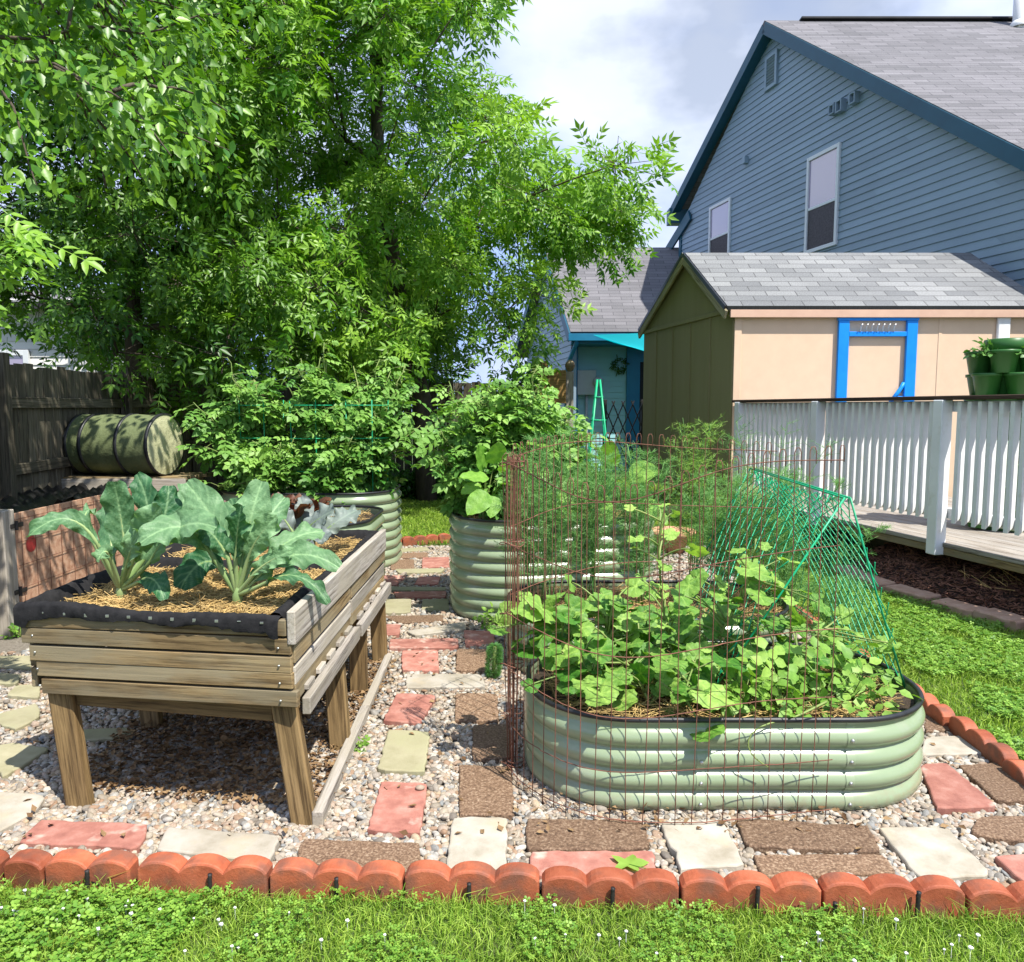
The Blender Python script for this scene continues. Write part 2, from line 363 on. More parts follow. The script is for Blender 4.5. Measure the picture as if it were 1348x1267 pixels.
M['plastic'] = pm('black_plastic', [(.01, .01, .01), (.022, .022, .022)], 30, rough=.35, bump=.5)
M['grass'] = leafm('grass_blade', (.14, .28, .025), (.4, .54, .09), .3, .5, .3)
M['clover'] = leafm('clover_leaf', (.1, .24, .025), (.28, .46, .07), .25, .5, .35)
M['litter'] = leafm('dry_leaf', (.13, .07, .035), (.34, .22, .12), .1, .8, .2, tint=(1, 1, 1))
M['ash'] = leafm('ash_leaf', (.08, .24, .015), (.38, .6, .08), .36, .42, .4)
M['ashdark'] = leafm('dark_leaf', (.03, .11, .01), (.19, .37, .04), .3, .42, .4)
M['mulberry'] = leafm('mulberry_leaf', (.05, .17, .012), (.26, .46, .045), .33, .4, .45)
M['tomato'] = leafm('tomato_leaf', (.06, .21, .03), (.29, .49, .11), .28, .5, .4)
M['tomatostem'] = leafm('tomato_stem', (.16, .24, .06), (.3, .36, .12), .05, .5, .4)
M['cuke'] = leafm('cucumber_leaf', (.07, .22, .025), (.4, .6, .13), .3, .5, .4, bumps=.5, bsc=9)
M['bean'] = leafm('bean_leaf', (.1, .26, .03), (.32, .5, .09), .3, .5, .4)
M['squash'] = leafm('squash_leaf', (.14, .34, .04), (.3, .52, .1), .33, .45, .4, bumps=.4)
M['collard'] = leafm('collard_leaf', (.02, .11, .04), (.3, .48, .25), .22, .5, .4, bumps=.9, bsc=26, tint=(1.2, 1.5, .45))
M['collardstem'] = leafm('collard_stem', (.22, .33, .12), (.38, .48, .22), .08, .45, .4)
M['lettuce'] = leafm('red_lettuce', (.09, .025, .018), (.2, .1, .05), .25, .5, .4, tint=(1.2, .8, .5))
M['kale'] = leafm('purple_kale', (.12, .14, .16), (.26, .32, .28), .15, .5, .4)
M['fern'] = leafm('asparagus_fern', (.09, .27, .07), (.28, .5, .17), .25, .6, .3)
M['fernbright'] = leafm('asparagus_bright', (.18, .36, .05), (.38, .56, .12), .25, .6, .3)
M['shrub'] = leafm('shrub_leaf', (.03, .1, .015), (.1, .24, .04), .25, .45, .4)
M['straw_berry'] = leafm('strawberry_leaf', (.05, .16, .03), (.14, .3, .07), .25, .45, .4)
def sail_mat():
    m, t, p, o = nt('cyan_sail'); p.inputs['Base Color'].default_value = (.01, .55, .62, 1); p.inputs['Roughness'].default_value = .8
    tl = nd(t, 'ShaderNodeBsdfTranslucent'); tl.inputs[0].default_value = (.02, .75, .82, 1); mx = nd(t, 'ShaderNodeMixShader'); mx.inputs[0].default_value = .55
    t.links.new(p.outputs[0], mx.inputs[1]); t.links.new(tl.outputs[0], mx.inputs[2]); t.links.new(mx.outputs[0], o.inputs[0]); return m
M['sail'] = sail_mat()
def glass_mat():
    m, t, p, o = nt('window_glass'); p.inputs['Base Color'].default_value = (.34, .28, .42, 1); p.inputs['Roughness'].default_value = .08  # reflected sky put into the base colour as a lavender tint
    p.inputs['Specular IOR Level'].default_value = 1; p.inputs['Coat Weight'].default_value = 1; p.inputs['IOR'].default_value = 1.8; return m
M['glass'] = glass_mat()
# ================================================================== camera, sun, sky
cam = bpy.data.cameras.new('camera'); co = bpy.data.objects.new('camera', cam); COL.objects.link(co); sc.camera = co
cam.sensor_fit = 'HORIZONTAL'; cam.sensor_width = 36; cam.lens = FPX/W0*36; cam.clip_start = .05; cam.clip_end = 2000
co.location = (0, 0, EYE); co.rotation_euler = (PI/2 - PITCH, 0, 0)
ELEV = math.radians(59); AZ = (.66, -.75)
S = Vector((AZ[0]*math.cos(ELEV), AZ[1]*math.cos(ELEV), math.sin(ELEV))).normalized()
sl = bpy.data.lights.new('sun', 'SUN'); sl.energy = 5.0; sl.angle = math.radians(.5); sl.color = (1, .955, .88)
so = bpy.data.objects.new('sun', sl); COL.objects.link(so); so.rotation_euler = (-S).to_track_quat('-Z', 'Y').to_euler()
wd = bpy.data.worlds.new('World'); sc.world = wd; wd.use_nodes = True; t = wd.node_tree; t.nodes.clear()
wo = t.nodes.new('ShaderNodeOutputWorld'); bg = t.nodes.new('ShaderNodeBackground'); sk = t.nodes.new('ShaderNodeTexSky'); sk.sky_type = 'NISHITA'
sk.sun_disc = False; sk.sun_elevation = ELEV; sk.sun_rotation = math.atan2(AZ[0], AZ[1]); sk.air_density = 1.0; sk.dust_density = .6; sk.ozone_density = 2.0
tc = t.nodes.new('ShaderNodeTexCoord')
mpn = t.nodes.new('ShaderNodeMapping'); mpn.inputs['Scale'].default_value = (1, 1, 1.9); mpn.inputs['Location'].default_value = (2.3, .4, 1.35); t.links.new(tc.outputs['Generated'], mpn.inputs[0])
n1 = noise(t, mpn.outputs[0], 1.7, 7, .52); cl = ramp(t, n1, [(.5, .5, .5), (.92, .92, .92), (1, 1, 1)], .36, .5)
n2 = noise(t, mpn.outputs[0], 2.6, 6, .5); cc = ramp(t, n2, [(4.2, 6.4, 12.0), (6.6, 8.0, 11.8), (9.6, 10.4, 12.4)], .36, .62)
t.links.new(mul(t, sk.outputs[0], cc, cl, 'MIX'), bg.inputs[0]); bg.inputs[1].default_value = .066
t.links.new(bg.outputs[0], wo.inputs[0])
sc.view_settings.view_transform = 'Standard'; sc.view_settings.look = 'None'; sc.view_settings.gamma = 1; sc.view_settings.exposure = .68
sc.cycles.max_bounces = 6; sc.cycles.diffuse_bounces = 2; sc.cycles.glossy_bounces = 2; sc.cycles.transmission_bounces = 4; sc.cycles.transparent_max_bounces = 4
sc.cycles.use_denoising = True; sc.cycles.caustics_reflective = False; sc.cycles.caustics_refractive = False

# ================================================================== ground
ge = G(); ge.add([(-150, -60, -.012), (150, -60, -.012), (150, 220, -.012), (-150, 220, -.012)], [[0, 1, 2, 3]]); tag(ge.build('ground', M['lawn']), 'mown lawn ground around the gravel garden', None, None, 'structure')
FA, FB = g(0, 1166), g(1348, 1209)          # foot of the front edging row
FD = nrm(FB - FA); FN = np.array([-FD[1], FD[0], 0])
GX0, GX1, GY1 = -6.0, 2.1, 8.25
def frontY(x): return FA[1] + (x - FA[0])*FD[1]/FD[0]
gp = [(GX0, frontY(GX0) + .05), (GX1, frontY(GX1) + .05), (GX1, GY1), (GX0, GY1)]
gg = G(); gg.add([(x, y, -.004) for x, y in gp], [[0, 1, 2, 3]]); tag(gg.build('gravel_ground', M['gravel_bed']), 'gritty bed under the pebbles', None, None, 'structure')

# ---- pavers (photo corners -> ground)
PAV = [('white', 586,1146,667,1148,669,1075,596,1075, 'pale paver laid lengthwise behind the edging in the middle path'),
('brown', 604,1006,673,1008,677,1072,604,1072, 'dark brown square paver beneath the rolled wire at the front of the path'),
('brown', 622,953,671,953,673,998,622,999, 'dark brown paver in the shade of the front metal bed'),
('brown', 600,912,655,913,656,949,598,948, 'light brown paver beside the red one crossed by wire shadows'),
('white', 535,887,634,887,640,904,534,905, 'long pale paver laid across the path by the fuzzy green plant'),
('brown', 601,854,642,854,640,883,599,882, 'worn brown paver left of the fuzzy green plant'),
('red', 610,829,651,831,651,848,613,850, 'small red paver touching the tall middle metal bed'),
('red', 513,841,603,840,604,852,512,853, 'long narrow red strip paver across the path'),
('white', 534,831,612,818,614,828,546,836, 'slanted pale paver sliver behind the long red strip'),
('brown', 505,811,583,809,584,817,524,820, 'thin brown paver across the path by the back planter leg'),
('red', 503,822,527,821,527,835,490,836, 'faded pink paver behind the rear planter leg'),
('red', 529,856,577,855,577,882,529,882, 'nearly square red paver behind the long pale one'),
('red', 522,912,575,914,553,952,504,948, 'red paver with crossed wire shadows beside the planter'),
('tan', 511,960,566,962,560,1015,496,1013, 'olive tan paver between two red ones on the path'),
('red', 501,1028,564,1030,553,1096,482,1092, 'largest red paver on the path with a pebble on its corner'),
('brown', 396,1104,554,1109,552,1146,390,1140, 'brown aggregate paver behind the edging near the planter front leg'),
('brown', 693,1077,846,1078,857,1116,695,1118, 'long brown aggregate paver under the wire fence bottom'),
('red', 696,1120,861,1119,868,1149,698,1151, 'red paver behind the edging with a green leaf on it'),
('white', 868,1080,951,1078,981,1138,895,1143, 'pale slanted paver in front of the sage metal bed'),
('brown', 969,1076,1144,1086,1161,1121,982,1113, 'long brown paver along the foot of the front metal bed'),
('brown', 989,1124,1163,1124,1183,1149,1004,1154, 'brown paver pressed against the scalloped edging'),
('white', 1155,1089,1244,1086,1308,1152,1211,1156, 'large pale slanted paver by the corner of the front metal bed'),
('brown', 1288,1074,1366,1073,1384,1114,1277,1097, 'brown paver in the corner cut by the frame of the photo'),
('red', 1308,1126,1380,1122,1400,1160,1345,1160, 'pink paver corner by the edging at the far right'),
('red', 1210,1006,1246,1003,1314,1061,1233,1064, 'blotchy pink paver right of the front metal bed'),
('brown', 1260,1006,1323,1003,1370,1054,1314,1054, 'brown paver between the pink one and the side edging'),
('white', 1218,970,1282,966,1306,991,1210,994, 'pale paver by the rim corner of the front metal bed'),
('brown', 1216,938,1235,940,1262,959,1218,963, 'dark brown paver wedge beside the side edging'),
('red', 52,1078,197,1084,184,1116,22,1108, 'blotched red paver in front of the planter left leg'),
('white', 221,1088,368,1099,356,1134,203,1118, 'pale weathered paver in front of the wooden planter'),
('white', -30,1040,61,1045,50,1066,-10,1098, 'thick pale paver at the left frame edge'),
('tan', -25,985,18,977,68,984,4,1023, 'tan paver left of the planter front leg'),
('tan', -20,945,48,925,55,942,20,960, 'tan paver half under the planter corner'),
('tan', 99,960,173,957,175,971,101,974, 'tan paver in the shade beneath the planter'),
('tan', 7,915,22,901,52,901,52,918, 'small tan paver beside the planter side'),
('tan', -15,862,40,863,42,880,-15,877, 'tan paver at the foot of the compost bin'),
('tan', -15,884,29,887,22,900,-15,898, 'greenish tan paver nearest the left planter boards'),
('red', 505,757,535,758,521,770,502,770, 'faded red paver by the tall left metal bed'),
('red', 551,759,580,759,576,769,545,769, 'red paver half shaded near the tall middle metal bed'),
('tan', 515,772,587,773,587,777,515,777, 'thin tan strip paver across the far path'),
('red', 517,779,588,778,587,786,522,787, 'red strip paver with a shadow point across the far path'),
('tan', 507,789,541,788,541,806,506,807, 'sunlit tan paver on the far path'),
('tan', 556,789,591,788,592,803,555,804, 'shaded tan paver touching the tall middle metal bed'),
('tan', 519,749,586,748,580,753,525,754, 'grey strip paver across the far end of the path'),
('red', 556,734,591,733,592,746,555,747, 'dark red paver in shade at the far end of the path'),
('tan', 513,723,562,720,566,724,514,727, 'farthest thin tan paver before the back edging'),
('brown', 514,729,562,727,564,733,514,735, 'thin brown paver near the back edging'),
('brown', 514,737,545,736,545,748,514,750, 'rough stacked stone slab at the far end of the path')]
PQ = []
for r in PAV:
    col, lab = r[0], r[9]; top = .022 + rng.uniform(-.003, .005)
    q = np.array([g(r[1+2*i], r[2+2*i], top)[:2] for i in range(4)]); c = q.mean(0)
    A = np.cross(q[1]-q[0], q[2]-q[1]); q = q if A > 0 else q[::-1]
    PQ.append(q); out = []
    for i in range(4):
        a, b = q[i], q[(i+1) % 4]; L = np.linalg.norm(b-a); k = max(4, int(L/.03)); nrmv = np.array([(b-a)[1], -(b-a)[0]])/(L+1e-9)
        for j in range(k):
            u = j/k; w = 0 if j else 1
            off = rng.normal(0, .0022) + (-rng.random()*.009 if rng.random() < .12 else 0)
            p = a + (b-a)*u + nrmv*off
            if w: p = p + nrm(c - p)*rng.uniform(.003, .012)
            out.append(p)
    s_ = G(); slab(s_, out, -.03, top, .005)
    single('paver', s_, M['pav_' + col], lab, 'paver', (c[0], c[1], 0), 'pavers set in the pebbles')
# ---- pebbles
def ico(sub=1):
    p = (1+5**.5)/2; V = nrm(np.array([(-1,p,0),(1,p,0),(-1,-p,0),(1,-p,0),(0,-1,p),(0,1,p),(0,-1,-p),(0,1,-p),(p,0,-1),(p,0,1),(-p,0,-1),(-p,0,1)], float))
    F = [(0,11,5),(0,5,1),(0,1,7),(0,7,10),(0,10,11),(1,5,9),(5,11,4),(11,10,2),(10,7,6),(7,1,8),(3,9,4),(3,4,2),(3,2,6),(3,6,8),(3,8,9),(4,9,5),(2,4,11),(6,2,10),(8,6,7),(9,8,1)]
    for _ in range(sub):
        V = list(map(tuple, V)); c = {}; F2 = []
        def mid(a, b):
            k = (min(a, b), max(a, b))
            if k not in c: V.append(tuple(nrm((np.array(V[a])+np.array(V[b]))/2))); c[k] = len(V)-1
            return c[k]
        for a, b, d in F:
            x, y, z = mid(a, b), mid(b, d), mid(d, a); F2 += [(a, x, z), (b, y, x), (d, z, y), (x, y, z)]
        F = F2; V = np.array(V)
    return np.array(V, float), [list(f) for f in F]
I0, I1 = ico(0), ico(1)
def scatter_stones(Gm, P, rad, tmpl, zb=0.0):
    N = len(P); a = rng.random(N)*2*PI; M_ = np.zeros((N, 3, 3)); ca, sa = np.cos(a), np.sin(a)
    s1 = rng.uniform(.75, 1.35, N); s2 = rng.uniform(.6, 1, N); s3 = rng.uniform(.42, .7, N)
    M_[:, 0, 0] = ca*s1; M_[:, 1, 0] = sa*s1; M_[:, 0, 1] = -sa*s2; M_[:, 1, 1] = ca*s2; M_[:, 2, 2] = s3
    tl = rng.normal(0, .25, (N, 2)); M_[:, 2, 0] = tl[:, 0]*s1; M_[:, 2, 1] = tl[:, 1]*s2
    z = zb + rad*s3*rng.uniform(.2, .9, N)
    V = tmpl[0]*(1 + .0*tmpl[0]); inst(Gm, V, tmpl[1], M_, np.c_[P, z], rad, rng.random(N), True)
pb = G()
def stones_for(poly, dens, rmin, rmax, tmpl):
    A = abs(sum(poly[i][0]*poly[(i+1) % len(poly)][1]-poly[(i+1) % len(poly)][0]*poly[i][1] for i in range(len(poly))))/2
    P = rand_in(poly, int(A*dens)); k = np.ones(len(P), bool)
    for q in PQ:
        c = q.mean(0); k &= ~in_poly(P, c + (q-c)*1.015)
    for (x0, x1, y0, y1) in BEDS: k &= ~((P[:, 0] > x0+.12) & (P[:, 0] < x1-.12) & (P[:, 1] > y0+.12) & (P[:, 1] < y1-.12))
    P = P[k]; scatter_stones(pb, P, rng.uniform(rmin, rmax, len(P))*rng.choice([1, 1, 1, 1.5], len(P)), tmpl)
BEDS = [(.06, 1.64, 2.74, 3.66), (-.02, 1.6, 4.08, 5.0), (-.44, 1.1, 5.23, 6.3), (-2.7, -1.1, 6.88, 7.9), (-2.2, -1.0, 5.2, 6.2)]
stones_for([(-2.1, frontY(-2.1)+.06), (2.08, frontY(2.08)+.06), (2.08, 3.3), (-2.4, 3.3)], 8200, .0065, .0135, I1)
stones_for([(-3.6, 3.3), (2.08, 3.3), (2.08, 4.6), (-3.6, 4.6)], 4600, .008, .016, I0)
stones_for([(-3.0, 4.6), (0.2, 4.6), (0.2, 8.2), (-3.0, 8.2)], 2600, .01, .018, I0)
stones_for([(1.2, 4.6), (2.08, 4.6), (2.08, 8.2), (1.2, 8.2)], 1500, .011, .018, I0)
tag(pb.build('pebbles', M['stone']), 'cream and grey river pebbles filling the garden floor', None, None, 'stuff')
# one loose pebble on the red paver, one fallen leaf
q = g(553, 1040, .022); s_ = G(); inst(s_, I1[0], I1[1], np.diag([1.2, 1, .6])[None], [q + np.array([0, 0, .009])], [.016], [.35])
single('pebble', s_, M['stone'], 'single pale pebble lying on the corner of the largest red paver', 'pebble', q)
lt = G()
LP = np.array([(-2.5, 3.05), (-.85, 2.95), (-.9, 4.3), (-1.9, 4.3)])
P = rand_in([(-1.75, 2.9), (-.7, 2.72), (-.68, 4.4), (-1.9, 4.4)], 5200); P = np.concatenate([P, rand_in([(-2, 2.5), (2, 2.4), (2, 4), (-2.6, 5)], 260), rand_in([(-.1, 2.55), (1.4, 2.6), (1.4, 2.76), (-.1, 2.9)], 90)])  # litter packed extra dense under the planter to deepen its shadow
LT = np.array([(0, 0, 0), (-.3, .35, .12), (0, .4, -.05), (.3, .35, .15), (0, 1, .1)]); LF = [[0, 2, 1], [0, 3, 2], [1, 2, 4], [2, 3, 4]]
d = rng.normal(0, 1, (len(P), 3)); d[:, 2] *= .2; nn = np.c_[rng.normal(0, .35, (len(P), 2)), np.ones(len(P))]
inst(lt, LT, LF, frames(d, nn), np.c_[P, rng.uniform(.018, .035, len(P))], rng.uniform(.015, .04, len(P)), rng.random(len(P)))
tag(lt.build('leaf_litter', M['litter']), 'dry brown leaf litter on the pebbles, thickened under the planter to darken its shade', None, None, 'stuff')

# ---- scalloped edging
def edger_geo(n, pitch=.14, th=.064, h=.062, rise=.028, gap=.004):
    o = [(gap, -.04), (n*pitch-gap, -.04)]
    for k in range(n)[::-1]:
        for j in range(11):
            u = 1 - j/10; x = (k+u)*pitch
            x = min(max(x, gap), n*pitch-gap); s = (2*u-1); zz = h + rise*(1-abs(s)**2.2)**.75 if abs(s) < 1 else h
            o.append((x, zz))
    o = np.array(o); keep = [0]
    for i in range(1, len(o)):
        if np.linalg.norm(o[i]-o[keep[-1]]) > 1e-4: keep.append(i)
    o = o[keep]; n_ = len(o)
    t_ = nrm(np.roll(o, -1, 0)-np.roll(o, 1, 0)); nr = np.stack([t_[:, 1], -t_[:, 0]], 1); b = .007
    oi = o - nr*b; rings = [(oi, 0), (o - nr*b*.3, b*.35), (o, b), (o, th-b), (o - nr*b*.3, th-b*.35), (oi, th)]
    V = np.concatenate([np.c_[r[:, 0], np.full(n_, y), r[:, 1]] for r, y in rings]); F = []
    for k in range(5):
        for i in range(n_):
            j = (i+1) % n_; F.append([k*n_+i, k*n_+j, (k+1)*n_+j, (k+1)*n_+i][::-1])
    F.append(list(range(n_))); F.append([5*n_+i for i in range(n_)][::-1])
    return V, F
def put_edger(p, d, n, label, group, tilt=0.0, dz=0.0, pitch=.14):
    V, F = edger_geo(n, pitch); d = nrm(d); x = np.array([d[0], d[1], 0]); y = np.array([-d[1], d[0], 0])
    yt = y*math.cos(tilt) + np.array([0, 0, 1])*math.sin(tilt); zt = np.cross(x, yt)
    Wv = V @ np.stack([x, yt, zt], 0) + np.array([p[0], p[1], dz])
    s_ = G(); s_.add(Wv, F[:], None, V*[1, 1, 1] + np.r_[rng.random(2)*20, 0], False)
    return single('edging_block', s_, M['edger'], label, 'edging block', (p[0], p[1], 0), group)
s0 = (-1.172 - FA[0])/FD[0]; row = []
fl = ['three-scallop red block in front of the weathered pale paver', 'three-scallop red block in front of the brown paver by the planter leg', 'three-scallop red block in front of the pale lengthwise paver', 'three-scallop red block holding the red paver with the green leaf', 'three-scallop red block in front of the pale slanted paver below the metal bed', 'three-scallop red block in front of the large pale slanted paver', 'red scalloped block cut by the right frame edge', 'red scalloped block ending the front row at the garden corner']
gr = 'scalloped edging along the front lawn'
for k in range(8):
    p = FA + FD*(s0 + k*.42); put_edger(p + FN*rng.normal(0, .003), FD + FN*rng.normal(0, .006), 3, fl[k], gr, rng.normal(0, .03), rng.normal(0, .003))
p = FA + FD*(s0 - .295); put_edger(p, FD, 2, 'two-scallop red block split by a black stake', gr, .05, .004)
p = FA + FD*(s0 - .435); put_edger(p + FN*.01, FD - FN*.06, 1, 'single-scallop red stub tilted beside a gap', gr, .1, -.004)
p = FA + FD*(s0 - .86); put_edger(p, FD, 3, 'red scalloped block running out of the left frame edge', gr, .02)
gr2 = 'scalloped edging along the right lawn'
sl_ = ['corner', 'nearest whole', 'second nearest', 'third nearest', 'fourth nearest', 'fifth nearest', 'sixth nearest', 'seventh nearest', 'eighth nearest', 'ninth nearest', 'tenth nearest', 'eleventh nearest']
for k in range(11):
    put_edger((2.06 + rng.normal(0, .006), 2.62 + k*.423), (rng.normal(0, .01), 1), 3, sl_[k] + ' red scalloped block of the side row by the right lawn', gr2, rng.normal(0, .05), rng.normal(0, .004))
gr3 = 'scalloped edging along the back lawn'
B0, B1_ = g(510, 720), g(592, 713)
bl = ['left', 'middle', 'right']
bd = nrm(np.array([B1_[0]-B0[0], B1_[1]-B0[1], 0]))
for k in range(3):
    put_edger(B0 + bd*(k*.423 - .25), bd, 3, bl[k] + ' block of the far red scalloped row before the back lawn', gr3, 0, .0)
# ---- rebar stakes
for i, (px, ln, lab) in enumerate([(109, .085, 'by the black plastic scrap'), (275, .085, 'before the weathered pale paver block'), (444, .085, 'near the planter leg'), (618, .08, 'in front of the pale lengthwise paver'), (803, .08, 'before the red paver with a leaf'), (986, .1, 'below the slanted pale paver'), (1185, .1, 'before the large pale paver'), (1083, .05, 'in the joint under the metal bed')]):
    x = (px - 674)/FPX*(2.25*CP + 1.45*SP); y = frontY(x) - .012; s_ = G()
    zs = np.linspace(-.08, ln*.82, 26); rr = .0062 + .0012*(np.arange(26) % 2)
    tube(s_, [(x + z*rng.normal(.02, .01), y - .004, z) for z in zs], rr, 7)
    single('rebar_stake', s_, M['black_metal'], 'black ribbed steel stake ' + lab + ' on the front edging', 'stake', (x, y, 0), 'stakes pinning the front edging')
# black plastic scrap
s_ = G(); c = g(95, 1160)
for k in range(5):
    a = c + np.array([rng.uniform(-.1, .1), rng.uniform(-.03, .02), .006]); pts = [a + np.array([u*.12 - .06, rng.normal(0, .008), .012*math.sin(u*PI) + rng.random()*.008]) for u in np.linspace(0, 1, 6)]
    tube(s_, pts, [.004, .01, .013, .011, .009, .003], 6)
single('plastic_scrap', s_, M['plastic'], 'crumpled black plastic scrap at the foot of the left edging', 'plastic scrap', c)

# ---- lawn
def blades(Gm, P, h, w, lean=.5, z0=-.01):
    N = len(P); a = rng.random(N)*2*PI; x = np.c_[np.cos(a), np.sin(a), np.zeros(N)]; b = rng.random(N)*2*PI
    l = np.c_[np.cos(b), np.sin(b), np.zeros(N)]*rng.uniform(.1, lean, N)[:, None]; up = np.array([0, 0, 1.])
    B = np.c_[P, np.full(N, z0)]; m = B + (up + l*.5)*h[:, None]*.55; tp = B + (up*.85 + l*1.6)*h[:, None]
    V = np.stack([B - x*w[:, None], B + x*w[:, None], m - x*w[:, None]*.8, m + x*w[:, None]*.8, tp], 1); o = (np.arange(N)*5)[:, None]
    R = np.clip(np.repeat(rng.random(N), 5) + np.tile([-.2, -.2, 0, 0, .15], N), 0, 1); st = Gm.n
    Gm.add(V.reshape(-1, 3), o + np.array([[0, 1, 3, 2]]), R, None, False)
    Gm.L.append((o + np.array([[2, 3, 4]]) + st).ravel()); Gm.N.append(np.full(N, 3)); Gm.S.append(np.zeros(N, bool))
CLT, CLF = [], []
for k in range(3):
    a = k*2*PI/3; c_, s__ = math.cos(a), math.sin(a); b0 = len(CLT)
    for (u, v, z) in [(0, .05, 0), (-.42, .55, .12), (0, .5, 0), (.42, .55, .12), (-.28, 1, .1), (.28, 1, .1)]:
        CLT.append((u*c_ - v*s__, u*s__ + v*c_, z))
    CLF += [[b0, b0+2, b0+1], [b0, b0+3, b0+2], [b0+1, b0+2, b0+4], [b0+2, b0+3, b0+5], [b0+2, b0+5, b0+4]]
CLT = np.array(CLT)
def clover(Gm, P, size, zlo, zhi):
    N = len(P); n = np.c_[rng.normal(0, .45, (N, 2)), np.ones(N)]; d = np.c_[rng.normal(0, 1, (N, 2)), np.zeros(N)]
    inst(Gm, CLT, CLF, frames(d, nrm(n)), np.c_[P, rng.uniform(zlo, zhi, N)], size, rng.random(N))
def clumpy(P, s, thr):
    a = np.zeros(len(P))
    for k in range(24):
        f = rng.normal(0, s, 2); a += np.sin(P @ f + rng.random()*6.3)
    return a > thr
fp = [(-2.0, .9), (2.4, .9), (2.4, frontY(2.4)-.012), (-2.0, frontY(-2.0)-.012)]
fp2 = [(-2.0, 1.65), (2.4, 1.55), (2.4, frontY(2.4)-.012), (-2.0, frontY(-2.0)-.012)]
fg = G(); P = rand_in(fp2, 60000); blades(fg, P, rng.uniform(.018, .05, len(P)), rng.uniform(.0011, .002, len(P)), .8)
P = rand_in([(-1.9, frontY(-1.9)-.06), (2.1, frontY(2.1)-.06), (2.1, frontY(2.1)-.005), (-1.9, frontY(-1.9)-.005)], 800); P = P[clumpy(P, 14, .2)]
blades(fg, P, rng.uniform(.03, .095, len(P)), rng.uniform(.0012, .0022, len(P)), .9)
P = rand_in([(-2.0, 1.0), (2.4, .9), (2.4, 1.65), (-2.0, 1.65)], 9000); blades(fg, P, rng.uniform(.03, .06, len(P)), rng.uniform(.002, .003, len(P)), .8)
tag(fg.build('front_grass', M['grass']), 'green lawn grass in front of the edging', None, None, 'stuff')
fc = G(); P = rand_in(fp2, 17000); P = P[clumpy(P, 9, .2)]; clover(fc, P, rng.uniform(.005, .0105, len(P)), .012, .042)
P = rand_in([(-1.75, 1.9), (-.95, 1.85), (-.9, frontY(-.9)-.04), (-1.75, frontY(-1.75)-.06)], 700); clover(fc, P, rng.uniform(.009, .018, len(P)), .02, .05)
tag(fc.build('clover_patch', M['clover']), 'clover growing through the front lawn', None, None, 'stuff')
fw = G(); P = rand_in([(-1.6, 1.75), (1.9, 1.7), (1.9, frontY(1.9)-.03), (-1.6, frontY(-1.6)-.05)], 110); N = len(P)
zt = rng.uniform(.02, .05, N); segs(fw, np.c_[P, np.zeros(N)], np.c_[P, zt], .001, np.full(N, .3))
FT = np.concatenate([I1[0]*np.array([1, 1, .8])]); nr_ = FT.copy()
FT = FT*(1 + .35*rng.random((len(FT), 1)) - .2)
inst(fw, FT, I1[1], np.tile(np.eye(3), (N, 1, 1)), np.c_[P, zt], rng.uniform(.0035, .0068, N), rng.random(N), False)
tag(fw.build('clover_blossoms', M['petal']), 'small white clover blossoms dotted over the front lawn', None, None, 'stuff')
# right lawn and back lawn
ME = [g(1118, 752), g(1150, 768), g(1205, 787), g(1280, 805), g(1348, 826), g(1440, 850)]
rp = [(2.13, 2.0), (4.2, 2.0), (ME[5][0], ME[5][1]), (ME[4][0]-.06, ME[4][1]), (ME[3][0]-.06, ME[3][1]), (ME[2][0]-.06, ME[2][1]), (ME[1][0]-.06, ME[1][1]), (ME[0][0]-.1, ME[0][1]), (2.3, 9.5), (2.13, 9.5)]
rg = G(); P = rand_in(rp, 62000); blades(rg, P, rng.uniform(.025, .06, len(P)), rng.uniform(.0018, .0032, len(P)), .8)
tag(rg.build('side_grass', M['grass']), 'sunlit lawn grass between side edging and mulch', None, None, 'stuff')
rc = G(); P = rand_in(rp, 34000); P = P[clumpy(P, 6, -.3)]; clover(rc, P, rng.uniform(.01, .018, len(P)), .015, .05)
tag(rc.build('side_clover', M['clover']), 'clover spreading through the right lawn', None, None, 'stuff')
bgz = G(); P = rand_in([(-4.2, 8.35), (2.4, 8.35), (2.4, 12.6), (-4.2, 12.6)], 52000); blades(bgz, P, rng.uniform(.04, .08, len(P)), rng.uniform(.003, .006, len(P)), .8)
P = rand_in([(2.4, 9.5), (3.2, 9.5), (3.2, 16), (-3, 16), (-3, 12.8), (2.4, 12.8)], 9000); blades(bgz, P, rng.uniform(.05, .1, len(P)), rng.uniform(.006, .009, len(P)), .8)
tag(bgz.build('back_grass', M['grass']), 'back lawn between the metal beds and the rear fence', None, None, 'stuff')
# ---- mulch bed with its edging stones
mo = [(p[0]+.02, p[1]) for p in ME]; mi = [(p[0]+1.5, p[1]+.5) for p in ME]
mg = G(); nu = 30; V = []
A_ = np.array(mo); B_ = np.array(mi); ss = np.linspace(0, len(mo)-1, nu)
def lerpl(Q, s): i = min(int(s), len(Q)-2); return Q[i] + (Q[i+1]-Q[i])*(s-i)
for s in ss:
    for v in np.linspace(0, 1, 9):
        p = lerpl(A_, s)*(1-v) + lerpl(B_, s)*v; V.append((p[0], p[1], .05 + .21*min(1, v*3.0)**.8 + rng.normal(0, .008)))
mg.add(V, [[i*9+k, i*9+k+1, (i+1)*9+k+1, (i+1)*9+k] for i in range(nu-1) for k in range(8)], None, None, True)
tag(mg.build('mulch_ground', M['mulch_bed']), 'mulched bed rising to the deck', None, None, 'structure')
Vm = np.array(V).reshape(nu, 9, 3); mc = G(); N = 14000
ui = rng.random(N)*(nu-1.01); vi = rng.random(N)*7.99; i0 = ui.astype(int); j0 = vi.astype(int); fu = (ui-i0)[:, None]; fv = (vi-j0)[:, None]
